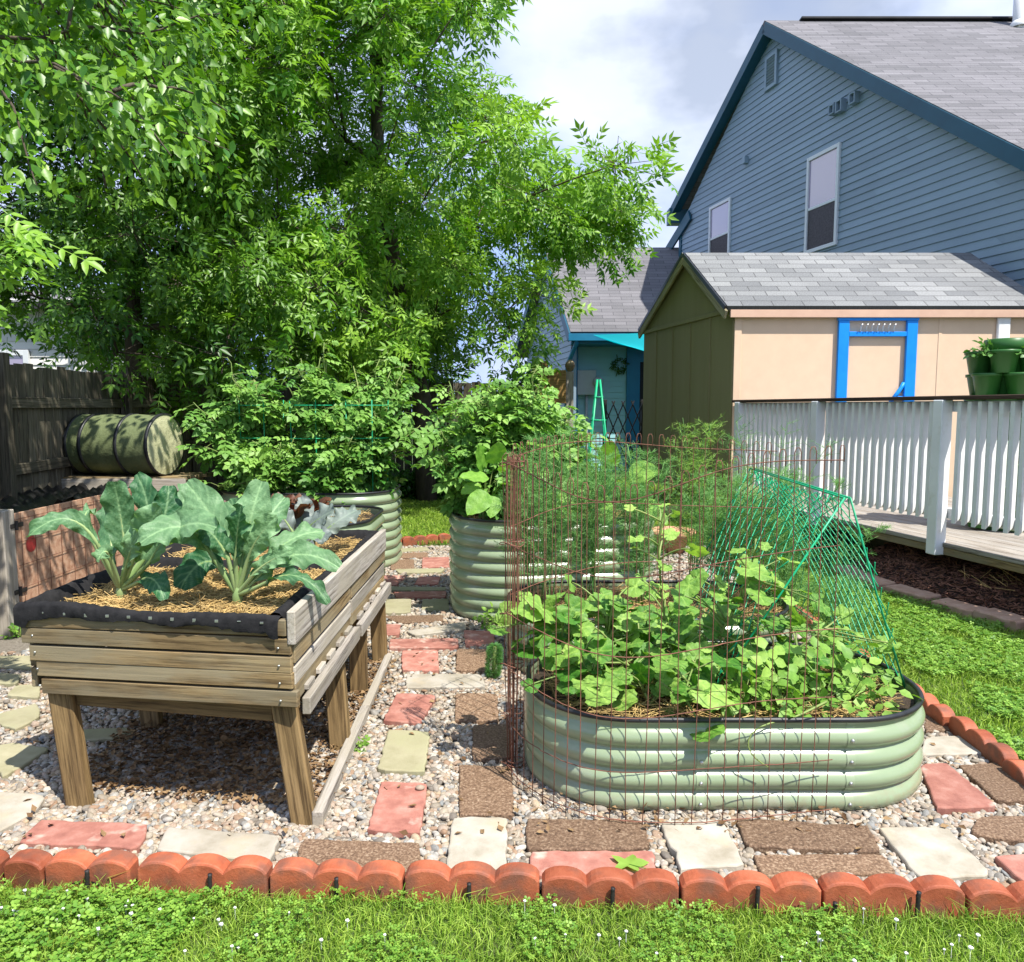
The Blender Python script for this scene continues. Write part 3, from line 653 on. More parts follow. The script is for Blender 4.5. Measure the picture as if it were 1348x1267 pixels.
Pm = (Vm[i0, j0]*(1-fu) + Vm[i0+1, j0]*fu)*(1-fv) + (Vm[i0, j0+1]*(1-fu) + Vm[i0+1, j0+1]*fu)*fv + np.array([0, 0, .006])
d = rng.normal(0, 1, (N, 3)); d[:, 2] *= .3; nn = np.c_[rng.normal(0, .5, (N, 2)), np.ones(N)]
inst(mc, np.array([(-.12, 0, 0), (.12, 0, 0), (.1, 1, .03), (-.1, 1, 0), (0, .5, .12)]), [[0, 1, 4], [1, 2, 4], [2, 3, 4], [3, 0, 4]], frames(d, nn), Pm, rng.uniform(.02, .06, N), rng.random(N), False)
tag(mc.build('mulch_chips', M['mulch']), 'shredded brown bark mulch along the deck', None, None, 'stuff')
k = 0; s = 0.0; L_ = np.r_[0, np.cumsum(np.linalg.norm(np.diff(A_, axis=0), axis=1))]
labs = ['farthest pink edging stone behind the green trellis', 'pink edging stone by the trellis foot', 'long tan edging stone in the middle of the mulch border', 'pink edging stone with a chipped end by the mulch', 'broad pink edging stone beside the right lawn', 'edging stone by the dark gap near the right frame edge', 'rightmost edging stone of the mulch border', 'edging stone past the frame']
while s < L_[-1] - .1 and k < 8:
    ln = rng.uniform(.36, .46); e = min(s+ln, L_[-1]); p = np.array([np.interp(s+.008, L_, A_[:, i]) for i in (0, 1)]); q = np.array([np.interp(e-.008, L_, A_[:, i]) for i in (0, 1)])
    dd = nrm(q-p); nv = np.array([dd[1], -dd[0]]); out = []
    for a, b in ((p - nv*.0, q - nv*.0), (q + nv*.19, p + nv*.19)):
        for u in np.linspace(0, .95, 7): out.append(a + (b-a)*u + rng.normal(0, .005, 2))
    s_ = G(); slab(s_, out, -.03, .06 + rng.uniform(-.006, .012), .01)
    single('edging_stone', s_, M['edgestone'], labs[k], 'edging stone', (p[0], p[1], 0), 'stones edging the mulch bed'); s = e; k += 1
# ================================================================== metal beds
def rrect(x0, x1, y0, y1, r, n=14):
    P = []
    for cx, cy, a0 in ((x1-r, y0+r, -PI/2), (x1-r, y1-r, 0), (x0+r, y1-r, PI/2), (x0+r, y0+r, PI)):
        for k in range(n+1):
            a = a0 + k/n*PI/2; P.append((cx+r*math.cos(a), cy+r*math.sin(a)))
    Q = []
    for i in range(len(P)):
        a, b = np.array(P[i]), np.array(P[(i+1) % len(P)]); L = np.linalg.norm(b-a); Q.append(a)
        if L > .15:
            k = int(L/.08)
            for j in range(1, k): Q.append(a+(b-a)*j/k)
    return np.array(Q)
def ribprof(h, nr, amp=.027):
    zs = np.linspace(0, h-.03, nr*10+1); off = amp*np.abs(np.sin(PI*zs/(h-.03)*nr))**.8 - amp*.35
    return np.r_[zs, h-.012, h], np.r_[off, 0, 0]
def metal_bed(label, x0, x1, y0, y1, h, nr, r=.27, bolts=False, soil=.05, rot=0):
    P = rrect(x0, x1, y0, y1, r)
    if rot: P = np.array([x0, y0]) + (P - [x0, y0]) @ np.array([[math.cos(rot), math.sin(rot)], [-math.sin(rot), math.cos(rot)]])
    n = len(P); T = nrm(np.roll(P, -1, 0)-np.roll(P, 1, 0)); Nn = np.stack([T[:, 1], -T[:, 0]], 1)
    zs, off = ribprof(h, nr); t = Thing('raised_metal_bed', label, 'raised bed', ((x0+x1)/2, y0, 0), 'sage green corrugated metal beds')
    V = np.concatenate([np.c_[P + Nn*o, np.full(n, z)] for z, o in zip(zs, off)]); m = len(zs)
    F = np.array([[i*n+k, i*n+(k+1) % n, (i+1)*n+(k+1) % n, (i+1)*n+k] for i in range(m-1) for k in range(n)])
    s_ = G(); s_.add(V, F, .5, None, True)
    Vi = np.concatenate([np.c_[P - Nn*.006, np.full(n, z)] for z in (h-.14, h)]); s_.add(Vi, np.array([[k, n+k, n+(k+1) % n, (k+1) % n] for k in range(n)]), .5, None, True)
    t.part('corrugated_wall', s_, M['sage'])
    s_ = G(); tube(s_, np.c_[P, np.full(n, h)], .0105, 8, True); t.part('rim', s_, M['rubber'])
    if bolts:
        for sx in (x0+.62, x1-.42):
            sp = G(); zz = zs; o = off + .0025
            V = np.concatenate([[(sx-.012, y0-b_, z), (sx+.02, y0-b_, z)] for z, b_ in zip(zz, o)]); k = len(zz)
            sp.add(V, np.array([[2*i, 2*i+1, 2*i+3, 2*i+2] for i in range(k-1)]), .9, None, True); t.part('seam_strip', sp, M['sage'])
            for i in range(nr):
                z = (i+.5)/nr*(h-.03); s_ = G(); lathe(s_, [(.0, .007), (.005, .006), (.0075, .003), (.008, -.002)], (sx+.004, y0-.0205, z), (0, -1, 0), 10); t.part('bolt', s_, M['steel'])
    # soil
    c = P.mean(0); rings = [.985, .8, .55, .3, .05]; V = []
    for q in rings: V.append(np.c_[c + (P - Nn*.008 - c)*q, h - soil + rng.normal(0, .008, n)])
    V = np.concatenate(V); F = np.array([[i*n+k, i*n+(k+1) % n, (i+1)*n+(k+1) % n, (i+1)*n+k] for i in range(4) for k in range(n)])
    so_ = G(); so_.add(V, F, None, None, True); tag(so_.build('bed_soil', M['soil']), 'dark soil filling the ' + label, None, None, 'stuff')
    return t
def strands(Gm, poly, z, N, l0=.05, l1=.16, zr=.03):
    P = rand_in(poly, N); a = rng.random(N)*2*PI; l = rng.uniform(l0, l1, N); d = np.c_[np.cos(a), np.sin(a), rng.normal(0, .22, N)]*l[:, None]/2
    c = np.c_[P, z + rng.random(N)*zr]; segs(Gm, c-d, c+d, rng.uniform(.0011, .0022, N))
metal_bed('low sage metal bed in front, ringed by rusty wire fencing', .07, 1.66, 2.745, 3.66, .355, 4, .40, True)
metal_bed('low sage metal bed behind the front one, holding feathery plants', -.02, 1.6, 4.08, 5.0, .355, 4, .4)
metal_bed('tall sage metal bed behind the rolled wire, eight ribs, tomatoes on top', -.36, 1.12, 5.16, 6.2, .72, 8, .42, rot=math.radians(9))
metal_bed('tall sage metal bed left of the far path, under the biggest tomato clump', -2.72, -1.1, 6.88, 7.95, .72, 8, .42)
metal_bed('dark rimmed metal bed just behind the wooden planter', -2.3, -1.0, 5.15, 6.2, .70, 8, .3)
stw = G()
strands(stw, rrect(.14, 1.57, 2.81, 3.6, .36)[::4], .31, 2600); strands(stw, rrect(.05, 1.55, 4.14, 4.94, .2)[::4], .31, 2200); strands(stw, [(-.35, 5.4), (.9, 5.7), (.75, 6.2), (-.45, 6.0)], .675, 1200); strands(stw, rrect(-2.2, -1.08, 5.25, 6.1, .2)[::4], .655, 700)
tag(stw.build('straw_mulch', M['straw']), 'loose golden straw in the metal beds', None, None, 'stuff')

# ================================================================== wooden planter on legs
PFR, PFL = (-.785, 2.64), (-1.80, 2.80)          # front corners (top), right and left
PBR, PBL = (-.775, 4.48), (-1.80, 4.60)
pt = Thing('wooden_planter', 'weathered waist-high wooden planter on splayed legs, lined with black fabric', 'planter', (-1.28, 2.7, 0))
def lerp(a, b, u): return np.array(a) + (np.array(b)-np.array(a))*u
nfb = 5; zt0, zt1 = .765, .45
def sh(z): return (.765 - z)*.09
for k in range(nfb):       # front boards
    za = zt0 - (zt0-zt1)*k/nfb; zb = zt0 - (zt0-zt1)*(k+1)/nfb; zm = (za+zb)/2
    s_ = G(); e = rng.uniform(0, .02, 2)
    bar(s_, (PFL[0]+sh(zm)-.01-e[0]+.012*k, PFL[1]-.004, zm-.012+.004*(k % 2)), (PFR[0]+sh(zm)*.2+.012+e[1]-.012*(k == 0), PFR[1]-.004, zm-.003*(k % 3)), .026, (za-zb)-.005, (0, 0, 1), .003); pt.part('front_board', s_, M['oldwood'])
sd = nrm([PBR[0]-PFR[0], PBR[1]-PFR[1], 0])
s_ = G(); bar(s_, (PFR[0]+.02, PFR[1]-.02, .735), (PBR[0]+.02, PBR[1]+.02, .725), .03, .12, (0, 0, 1), .004); pt.part('side_board', s_, M['greywood'], 'pale grey top board running the whole right side')
for k, z in enumerate((.635, .56, .5)):
    for a, b in ((0.0, .49), (.51, 1.0)):
        s_ = G(); p, q = lerp(PFR, PBR, a), lerp(PFR, PBR, b); bar(s_, (p[0]+.014, p[1], z+rng.normal(0, .004)), (q[0]+.014+rng.normal(0, .004), q[1], z-.012*k*(a > 0)+rng.normal(0, .005)), .024, .066, (0, 0, 1), .003); pt.part('side_board', s_, M['greywood'] if rng.random() < .55 else M['oldwood'])
for a, b in ((0.02, .5), (.53, 1.0)):
    s_ = G(); p, q = lerp(PFR, PBR, a), lerp(PFR, PBR, b); bar(s_, (p[0]+.05, p[1], .435), (q[0]+.05, q[1], .44), .03, .062, (0, 0, 1), .003); pt.part('side_rail', s_, M['greywood'])
    for j in range(5):
        s_ = G(); c = lerp(p, q, .1 + j*.19); bx(s_, c[0]+.018, c[0]+.042, c[1]-.02, c[1]+.075, .468, .49, .003); pt.part('slat_end', s_, M['greywood'])
for k in range(4):
    s_ = G(); z = .73 - k*.08; bar(s_, (PFL[0]+.01, PFL[1]+.02, z), (PBL[0]+.01, PBL[1], z), .024, .075, (0, 0, 1), .003); pt.part('side_board', s_, M['oldwood'])
    s_ = G(); bar(s_, (PBL[0], PBL[1], z), (PBR[0], PBR[1], z), .024, .075, (0, 0, 1), .003); pt.part('back_board', s_, M['oldwood'])
s_ = G(); bar(s_, (-1.66, 2.845, .415), (-.86, 2.715, .405), .03, .075); pt.part('cross_rail', s_, M['legwood'])
s_ = G(); s_.add([(PFL[0]+.03, PFL[1]+.02, .455), (PFR[0]-.01, PFR[1]+.02, .455), (PBR[0]-.01, PBR[1]-.02, .455), (PBL[0]+.03, PBL[1]-.02, .455)], [[0, 1, 2, 3]]); pt.part('bottom_panel', s_, M['oldwood'])
for tx, ty, fx, fy in ((-1.70, 2.83, -1.625, 2.79), (-.825, 2.70, -.745, 2.665), (-.80, 3.36, -.75, 3.27), (-.80, 3.93, -.80, 3.93), (-.79, 4.42, -.775, 4.44), (-1.72, 3.5, -1.68, 3.5), (-1.72, 4.05, -1.68, 4.05), (-1.72, 4.5, -1.68, 4.52)):
    s_ = G(); bar(s_, (fx, fy, -.01), (tx, ty, .50), .088, .05, (0, 1, 0), .005); pt.part('leg', s_, M['legwood'])
# fabric lining
def fabric_strip(Gm, A, B, inn, n=70, drop=.036, bulge=.016):
    A, B, inn = np.array(A), np.array(B), np.array(inn); V = []; m = 9
    w1 = np.cumsum(rng.normal(0, .004, n)); w1 -= np.linspace(0, w1[-1], n)
    for i in range(n):
        u = i/(n-1); c = A + (B-A)*u + np.array([0, 0, .018*math.sin(u*9)*.4 + w1[i]*.25]); dr = drop*(1.15 + .3*math.sin(u*7+1) + .15*math.sin(u*23) + rng.normal(0, .03))
        if u < .05 or u > .96: dr *= 1.4
        for (a, z) in [(.055, -.06), (.035, -.02), (.02, .004), (.006, .009), (-.008, .006), (-.0155, -.006), (-.0185, -dr*.5), (-.0195, -dr*.85), (-.018, -dr)]:
            V.append(c + inn*(a + rng.normal(0, .0012)) + np.array([0, 0, z + rng.normal(0, .0015)]))
    Gm.add(V, [[i*m+k, i*m+k+1, (i+1)*m+k+1, (i+1)*m+k] for i in range(n-1) for k in range(m-1)], None, None, True)
fl_ = G(); fabric_strip(fl_, (PFL[0]-.02, PFL[1]-.01, .772), (PFR[0]-.02, PFR[1]-.01, .762), (.15, .98, 0)); 
fabric_strip(fl_, (PFR[0]-.035, PFR[1]+.01, .775), (PBR[0]-.03, PBR[1], .765), (-1, 0, 0), 90, .02, .02)
fabric_strip(fl_, (PFL[0]+.0, PFL[1], .775), (PBL[0], PBL[1], .77), (1, 0, 0), 60, .04)
fabric_strip(fl_, (PBL[0], PBL[1], .775), (PBR[0], PBR[1], .765), (0, -1, 0), 50, .05)
fabric_strip(fl_, (-1.78, 3.66, .765), (-.80, 3.6, .765), (0, 1, 0), 50, .06); fabric_strip(fl_, (-1.78, 3.63, .765), (-.80, 3.57, .765), (0, -1, 0), 50, .06)
pt.part('fabric_lining', fl_, M['fabric'])
for k in range(11):
    u = .1 + k*.082; c = lerp(PFL, PFR, u); s_ = G(); bx(s_, c[0]-.006, c[0]+.006, c[1]-.033, c[1]-.0305, .755 - rng.random()*.01, .758, .0005)
    pt.part('staple', s_, M['steel'])
for k in range(5):
    for u in (.03, .97):
        c = lerp(PFL, PFR, u); z = zt0 - (k+.5)*(zt0-zt1)/nfb
        if k: s_ = G(); lathe(s_, [(0, .003), (.004, .002), (.0045, -.002)], (c[0]+sh(z)*(1 if u < .5 else .2), c[1]-.0185, z-.008), (0, -1, 0), 8); pt.part('screw', s_, M['steel'])
sm = G(); n = 16; V = [(PFL[0]+.03 + (PFR[0]-PFL[0]-.05)*i/n, 2.68 + (4.5-2.68)*j/n + .13*(1-i/n)*(1-j/n), .715 + .012*math.sin(i*1.3)*math.cos(j*1.7) + rng.normal(0, .004)) for j in range(n+1) for i in range(n+1)]
sm.add(V, [[j*(n+1)+i, j*(n+1)+i+1, (j+1)*(n+1)+i+1, (j+1)*(n+1)+i] for j in range(n) for i in range(n)], None, None, True)
tag(sm.build('planter_soil', M['soil']), 'dark soil in the wooden planter', None, None, 'stuff')
sw = G(); strands(sw, [(-1.73, 2.84), (-.83, 2.70), (-.83, 3.55), (-1.73, 3.6)], .722, 4600, .04, .13, .028); strands(sw, [(-1.72, 3.7), (-.84, 3.64), (-.84, 4.42), (-1.72, 4.5)], .72, 1900, .04, .13, .03)
tag(sw.build('planter_straw', M['straw']), 'golden straw mulch covering the wooden planter', None, None, 'stuff')
s_ = G(); p, q = g(418, 1090), g(512, 872); bar(s_, (p[0], p[1], .03), (p[0]*.45+q[0]*.55, p[1]*.45+q[1]*.55, .03), .04, .06); bar(s_, (p[0]*.44+q[0]*.56, p[1]*.44+q[1]*.56, .028), (q[0], q[1], .028), .04, .055)
single('timber_border', s_, M['greywood'], 'grey timber strip lying on the pebbles along the planter legs', 'timber strip', p)

# ================================================================== compost bin, bench, barrel, fences
BX = -3.27
cb = Thing('compost_bin', 'wooden framed compost bin with strand board side behind wire grid', 'compost bin', (BX-.4, 5.6, 0))
s_ = G(); bx(s_, BX-.012, BX, 5.05, 6.9, .1, .80, .003); cb.part('side_panel', s_, M['osb'])
wg = G()
for k in range(13): y = 5.1 + k*.15; segs(wg, [(BX+.006, y, .1)], [(BX+.006, y, .8)], .0022)
for k in range(5): z = .14 + k*.155; segs(wg, [(BX+.009, 5.05, z)], [(BX+.009, 6.9, z)], .0022)
cb.part('wire_grid', wg, M['rust'])
for x, y in ((BX-.03, 4.98), (BX-.9, 4.98), (BX-.03, 6.92), (BX-.9, 6.92)):
    s_ = G(); bx(s_, x-.05, x+.035, y-.06, y+.06, -.02, .83, .005); cb.part('post', s_, M['greywood'])
for z in (.17, .47, .77):
    s_ = G(); bx(s_, BX-.98, BX-.11, 4.93, 4.96, z-.05, z+.04, .004); cb.part('front_rail', s_, M['greywood'])
s_ = G(); bx(s_, BX-.95, BX-.92, 5.05, 6.85, .1, .8); cb.part('back_panel', s_, M['oldwood'])
for z in (.28, .72):
    s_ = G(); bx(s_, BX-.002, BX+.012, 4.99, 5.12, z-.015, z+.015, .003); lathe(s_, [(.012, -.03), (.012, .03)], (BX+.01, 5.045, z), (0, 0, 1), 8); cb.part('hinge', s_, M['black_metal'])
s_ = G(); lathe(s_, [(.0, .002), (.055, .0018)], (BX+.002, 5.2, .57), (1, 0, 0), 14); cb.part('paint_spot', s_, M['red'])
s_ = G(); n = 26
V = [(BX-.9+.86*i/n, 5.15 + 1.7*j/n, .76 + .06*math.sin(i*.9+j*.4) + .02*math.sin(j*2.1)) for j in range(n+1) for i in range(n+1)]
s_.add(V, [[j*(n+1)+i, j*(n+1)+i+1, (j+1)*(n+1)+i+1, (j+1)*(n+1)+i] for j in range(n) for i in range(n)], None, None, True); cb.part('plastic_liner', s_, M['plastic'])
bn = Thing('work_bench', 'low plank bench along the left fence carrying the green barrel', 'bench', (-3.4, 7.1, 0))
for k, y in enumerate((6.95, 7.13, 7.31)):
    s_ = G(); bx(s_, -4.6, -2.92 + .03*k, y-.08, y+.08, .84, .872); bn.part('plank', s_, M['oldwood'])
s_ = G(); bx(s_, -4.6, -2.9, 6.84, 6.868, .75, .86); bn.part('apron', s_, M['greywood'])
for x in (-2.98, -4.4):
    for y in (6.92, 7.3): s_ = G(); bx(s_, x-.045, x+.045, y-.045, y+.045, -.02, .838); bn.part('leg', s_, M['oldwood'])
# barrel
bc0, bc1 = np.array([-3.93, 7.16, 1.155]), np.array([-3.14, 7.02, 1.155]); ax = nrm(bc1-bc0); L = np.linalg.norm(bc1-bc0)
bt = Thing('garden_barrel', 'green canvas pop-up barrel with black straps lying on its side', 'barrel', (bc0+bc1)/2 - np.array([0, 0, .28]))
s_ = G(); pr = [(.276 - .008*abs(math.sin(u*PI*3)) , u*L) for u in np.linspace(0, 1, 25)]; lathe(s_, pr, bc0, ax, 40); bt.part('body', s_, M['barrel'])
s_ = G(); lathe(s_, [(.272, 0), (.2, .012), (.1, .016), (0, .01)], bc0 + ax*L, ax, 40); bt.part('lid', s_, M['barrel_cap'])
s_ = G(); lathe(s_, [(.272, 0), (.1, -.01), (0, -.01)], bc0, ax, 30); bt.part('bottom', s_, M['barrel'])
for u in (.0, .17, .62, .99):
    s_ = G(); lathe(s_, [(.27, -.014), (.283, -.013), (.283, .013), (.27, .014)], bc0 + ax*L*u, ax, 40); bt.part('strap', s_, M['rubber'])
s_ = G(); c = bc0 + np.array([0, -.2, -.05]); tube(s_, [c + np.array([-.0, 0, .05]), c + np.array([-.09, -.02, .06]), c + np.array([-.17, -.03, -.02]), c + np.array([-.15, -.03, -.1]), c + np.array([0, 0, -.12])], .011, 6); bt.part('handle', s_, M['rubber'])
# fences
def fence(label, P, Q, h, nposts, skip=None, side=1, gap=.012):
    P, Q = np.array(P, float), np.array(Q, float); L = np.linalg.norm(Q-P); d = (Q-P)/L; n = np.array([-d[1], d[0]])*side
    t = Thing('board_fence', label, 'fence', (P[0], P[1], 0)); s_ = G(); k = int(L/.145)
    for i in range(k):
        c = P + d*(i+.5)*.145; hh = h + rng.normal(0, .012); cbox(s_, (c[0], c[1], hh/2), (.0725-gap/2, .009, hh/2), np.array([[d[0], -d[1], 0], [d[1], d[0], 0], [0, 0, 1]]), .002)
    t.part('board_panel', s_, M['fencewood'])
    for z in (.3, h-.3, h*.55):
        s_ = G(); a, b = P + n*.03, Q + n*.03; bar(s_, (a[0], a[1], z), (b[0], b[1], z), .038, .088); t.part('rail', s_, M['fencewood'])
    for i in range(nposts):
        c = P + d*L*i/(nposts-1) + n*.075; s_ = G(); cbox(s_, (c[0], c[1], h/2+.02), (.045, .045, h/2+.05), np.array([[d[0], -d[1], 0], [d[1], d[0], 0], [0, 0, 1]])); t.part('post', s_, M['fencewood'])
    return t
fence('shaded board fence receding along the left side', (-3.64, 3.44), (-4.67, 13.04), 1.83, 5, side=-1)
fence('dark board fence across the back behind the tomatoes', (-4.6, 13.2), (.75, 13.2), 1.9, 4, side=-1, gap=.008)
ft = Thing('fence_post', 'grey fence post with a wooden finial before the blue house corner', 'fence post', (.97, 13.1, 0))
s_ = G(); bx(s_, .91, 1.03, 13.04, 13.16, 0, 2.08); ft.part('shaft', s_, M['greywood'])
s_ = G(); lathe(s_, [(.03, 0), (.06, .03), (.085, .09), (.07, .15), (.03, .19), (0, .2)], (.97, 13.1, 2.08), n=14); ft.part('finial', s_, M['oldwood'])
s_ = G(); bx(s_, .3, .9, 13.0, 13.03, 1.55, 2.1); bx(s_, .33, .6, 12.97, 12.999, 2.0, 2.25)
single('cedar_panel', s_, M['newwood'], 'small sunlit orange cedar fence panel beside the finial post', 'fence panel', (.6, 13, 1.55))

# ================================================================== houses
def clap(Gm, O, u, n, poly, course=.115, lip=.014):
    """lapped siding on the convex (t,z) polygon in the plane through O spanned by horizontal u and z, facing n"""
    O, u, n = np.array(O, float), np.array(u, float), np.array(n, float); pz = [p[1] for p in poly]; z = min(pz)
    def span(zz):
        ts = []
        for i in range(len(poly)):
            (t0, z0), (t1, z1) = poly[i], poly[(i+1) % len(poly)]
            if (z0 <= zz <= z1) or (z1 <= zz <= z0): ts += [t0, t1] if abs(z1-z0) < 1e-9 else [t0 + (t1-t0)*(zz-z0)/(z1-z0)]
        return (min(ts), max(ts)) if ts else None
    while z < max(pz)-1e-3:
        z2 = min(z+course, max(pz)); a, b = span(z+1e-6), span(z2-1e-6)
        if a and b:
            V = [O+u*a[0]+n*lip, O+u*a[1]+n*lip, O+u*b[1]+n*.001, O+u*b[0]+n*.001, O+u*a[0]-n*.003, O+u*a[1]-n*.003]
            V = np.array(V) + np.array([[0, 0, z]]*2 + [[0, 0, z2]]*2 + [[0, 0, z]]*2)
            Gm.add(V, [[4, 5, 1, 0]])
            L_ = max(a[1]-a[0], .01); cuts = [0.0]; q = rng.uniform(.4, 3.6)
            while q < L_-.4: cuts.append(q/L_); q += 3.6
            cuts.append(1.0)
            for c0, c1 in zip(cuts[:-1], cuts[1:]):
                e = .0025/L_; c1_ = c1 - (e if c1 < 1 else 0); jj = n*rng.uniform(0, .002); Gm.add([V[0]+(V[1]-V[0])*c0+jj, V[0]+(V[1]-V[0])*c1_+jj, V[3]+(V[2]-V[3])*c1_, V[3]+(V[2]-V[3])*c0], [[0, 1, 2, 3]])
        z = z2
def roofquad(Gm, A, B, C, D, th=.12):
    """A,B lower edge; D,C upper edge; pl = (along, up the slope)"""
    A, B, C, D = [np.array(q, float) for q in (A, B, C, D)]; n = nrm(np.cross(B-A, D-A)); x = nrm(B-A); y = np.cross(n, x)
    V = np.array([A, B, C, D]); lo = V - n*th; pl = np.array([[np.dot(v-A, x), np.dot(v-A, y), 0] for v in V])
    Gm.add(np.concatenate([V, lo]), [[0, 1, 2, 3], [7, 6, 5, 4], [0, 4, 5, 1], [1, 5, 6, 2], [2, 6, 7, 3], [3, 7, 4, 0]], .5, np.concatenate([pl, pl]))
Zp = 16.0; uH = nrm(np.array([-.236, 1, 0])); nH = np.array([-uH[1], uH[0], 0]); PA = at(1018, 40, Zp)
hs = Thing('big_house', 'two-storey grey-blue sided house with steep gable and teal trim', 'house', (PA[0], PA[1], 0))
def hp(px, py, off=0): return onp(px, py, PA + nH*off, nH)
def tz(P): return (np.dot(P - np.array([PA[0], PA[1], 0]), uH), P[2])
pk, le, rr_ = hp(1018, 40), hp(893, 281), hp(1348, 207)
rr2 = pk + (rr_-pk)*1.45
poly = [(tz(rr2)[0]+.25, 0), (tz(le)[0]-.25, 0), (tz(le)[0]-.25, tz(le)[1]-.3), tz(pk), (tz(rr2)[0]+.25, tz(rr2)[1]+.05)]
s_ = G(); clap(s_, (PA[0], PA[1], 0), uH, nH, poly, .125, .016); hs.part('gable_wall', s_, M['siding'])
s_ = G(); O = np.array([PA[0], PA[1], 0]); prism(s_, [O + uH*a - nH*.01 + np.array([0, 0, b*.999]) for a, b in poly], -nH*.12); hs.part('wall_core', s_, M['siding'])
ov = nH*.2; X12 = np.array([14.0, 0, 0])
pkt, let, rrt = pk + np.array([0, 0, .16]), le + np.array([0, 0, .16]), rr2 + np.array([0, 0, .16])
rf = G(); roofquad(rf, rrt+ov, rrt+X12, pkt+X12, pkt+ov, .1); RF = hs.part('roof', rf, M['houseroof'])
rf = G(); roofquad(rf, let+X12, let+ov, pkt+ov-np.array([0, 0, .002]), pkt+X12-np.array([0, 0, .002]), .1); hs.part('roof', rf, M['houseroof'])
for a, b in ((pkt, rrt), (pkt, let)):
    s_ = G(); w = .2; A, B = a + ov*1.02 - np.array([0, 0, w/2+.04]), b + ov*1.02 - np.array([0, 0, w/2+.04]); bar(s_, A, B, .03, w, (0, 0, 1), .002); hs.part('rake_board', s_, M['teal'])
    s_ = G(); A, B = a + ov*.5 - np.array([0, 0, .26]), b + ov*.5 - np.array([0, 0, .2]); bar(s_, A, B, .2, .02, (0, 0, 1), .002); hs.part('soffit', s_, M['teal'])
s_ = G(); a = let + ov; bx(s_, a[0]-.05, a[0]+.5, a[1]-.05, a[1]+.3, a[2]-.42, a[2]-.05); hs.part('eave_return', s_, M['teal'])
s_ = G(); a = let + np.array([0, .1, -.25]); bar(s_, a+ov*1.2, a+X12, .14, .12); hs.part('gutter', s_, M['teal'])
s_ = G(); A, B = hp(908, 283, .06), hp(884, 322, .06); bar(s_, A, B + (B-A)*.8, .05, .26, (0, 0, 1), .002); hs.part('lower_rake_board', s_, M['teal'])
s_ = G(); bar(s_, pkt + np.array([.5, 0, .012]), pkt + X12 + np.array([0, 0, .012]), .3, .04); hs.part('ridge_cap', s_, M['dark'])
s_ = G(); c = at(1342, 30, 15.6); tube(s_, [(c[0], c[1], c[2]-1.0), (c[0], c[1], c[2]+1.0)], .12, 14); lathe(s_, [(.17, 0), (.18, .05), (.13, .12)], (c[0], c[1], c[2]-.1)); hs.part('vent_pipe', s_, M['white'])
s_ = G(); bar(s_, O + uH*(tz(le)[0]-.2) + nH*.02, O + uH*(tz(le)[0]-.2) + nH*.02 + np.array([0, 0, le[2]-.35]), .12, .04, nH); hs.part('corner_board', s_, M['teal'])
def window(px, screen):
    """px = tl, tr, br, bl photo corners"""
    q = [hp(*p) for p in px]; ts = [tz(p)[0] for p in q]; t0, t1 = (ts[0]+ts[3])/2, (ts[1]+ts[2])/2
    z1 = (q[0][2]+q[1][2])/2; z0 = (q[2][2]+q[3][2])/2
    if t0 > t1: t0, t1 = t1, t0
    Mx = np.stack([uH, nH, np.array([0, 0, 1.])], 1); s_ = G(); w = .065
    def b_(Gm, ta, tb, za, zb, o0, o1, bev=.004): cbox(Gm, O + uH*(ta+tb)/2 + nH*(o0+o1)/2 + np.array([0, 0, (za+zb)/2]), ((tb-ta)/2, (o1-o0)/2, (zb-za)/2), Mx, bev)
    for ta, tb, za, zb in ((t0, t0+w, z0, z1), (t1-w, t1, z0, z1), (t0+w, t1-w, z1-w, z1), (t0+w, t1-w, z0, z0+w)): b_(s_, ta, tb, za, zb, -.02, .05)
    zm = z0 + (z1-z0)*.46; b_(s_, t0+w, t1-w, zm-.025, zm+.025, -.02, .035)
    f = hs.part('window', s_, M['winframe'])
    s_ = G(); b_(s_, t0+w, t1-w, zm+.025, z1-w, .017, .021, .001); hs.sub(f, 'pane', s_, M['glass'])
    s_ = G(); b_(s_, t0+w, t1-w, z0+w, zm-.025, .019, .022, .001); hs.sub(f, 'insect_screen', s_, M['screen'])
window([(1064, 208), (1107, 190), (1104, 325), (1062, 333)], 1)
window([(936, 272), (964, 261), (961, 345), (934, 351)], 1)
def plate(nm, px, d, mat, louv=0):
    q = [hp(*p) for p in px]; ts = [tz(p)[0] for p in q]; t0, t1 = sorted((np.mean([ts[0], ts[3]]), np.mean([ts[1], ts[2]]))); z0, z1 = (q[2][2]+q[3][2])/2, (q[0][2]+q[1][2])/2
    Mx = np.stack([uH, nH, np.array([0, 0, 1.])], 1); s_ = G()
    def b_(ta, tb, za, zb, o0, o1): cbox(s_, O + uH*(ta+tb)/2 + nH*(o0+o1)/2 + np.array([0, 0, (za+zb)/2]), ((tb-ta)/2, (o1-o0)/2, (zb-za)/2), Mx, .004)
    w = (t1-t0)*.16
    if louv:
        for ta, tb, za, zb in ((t0, t0+w, z0, z1), (t1-w, t1, z0, z1), (t0+w, t1-w, z1-w, z1), (t0+w, t1-w, z0, z0+w)): b_(ta, tb, za, zb, 0, d)
        for k in range(louv):
            z = z0 + w + (z1-z0-2*w)*(k+.5)/louv; cbox(s_, O + uH*(t0+t1)/2 + nH*.035 + np.array([0, 0, z]), ((t1-t0)/2-w, .02, .012), Mx @ np.array([[1, 0, 0], [0, .8, .6], [0, -.6, .8]]).T, .002)
    else: b_(t0, t1, z0, z1, 0, d)
    hs.part(nm, s_, mat)
plate('gable_vent', [(1010, 76), (1026, 66), (1025, 112), (1009, 121)], .06, M['siding'], 9)
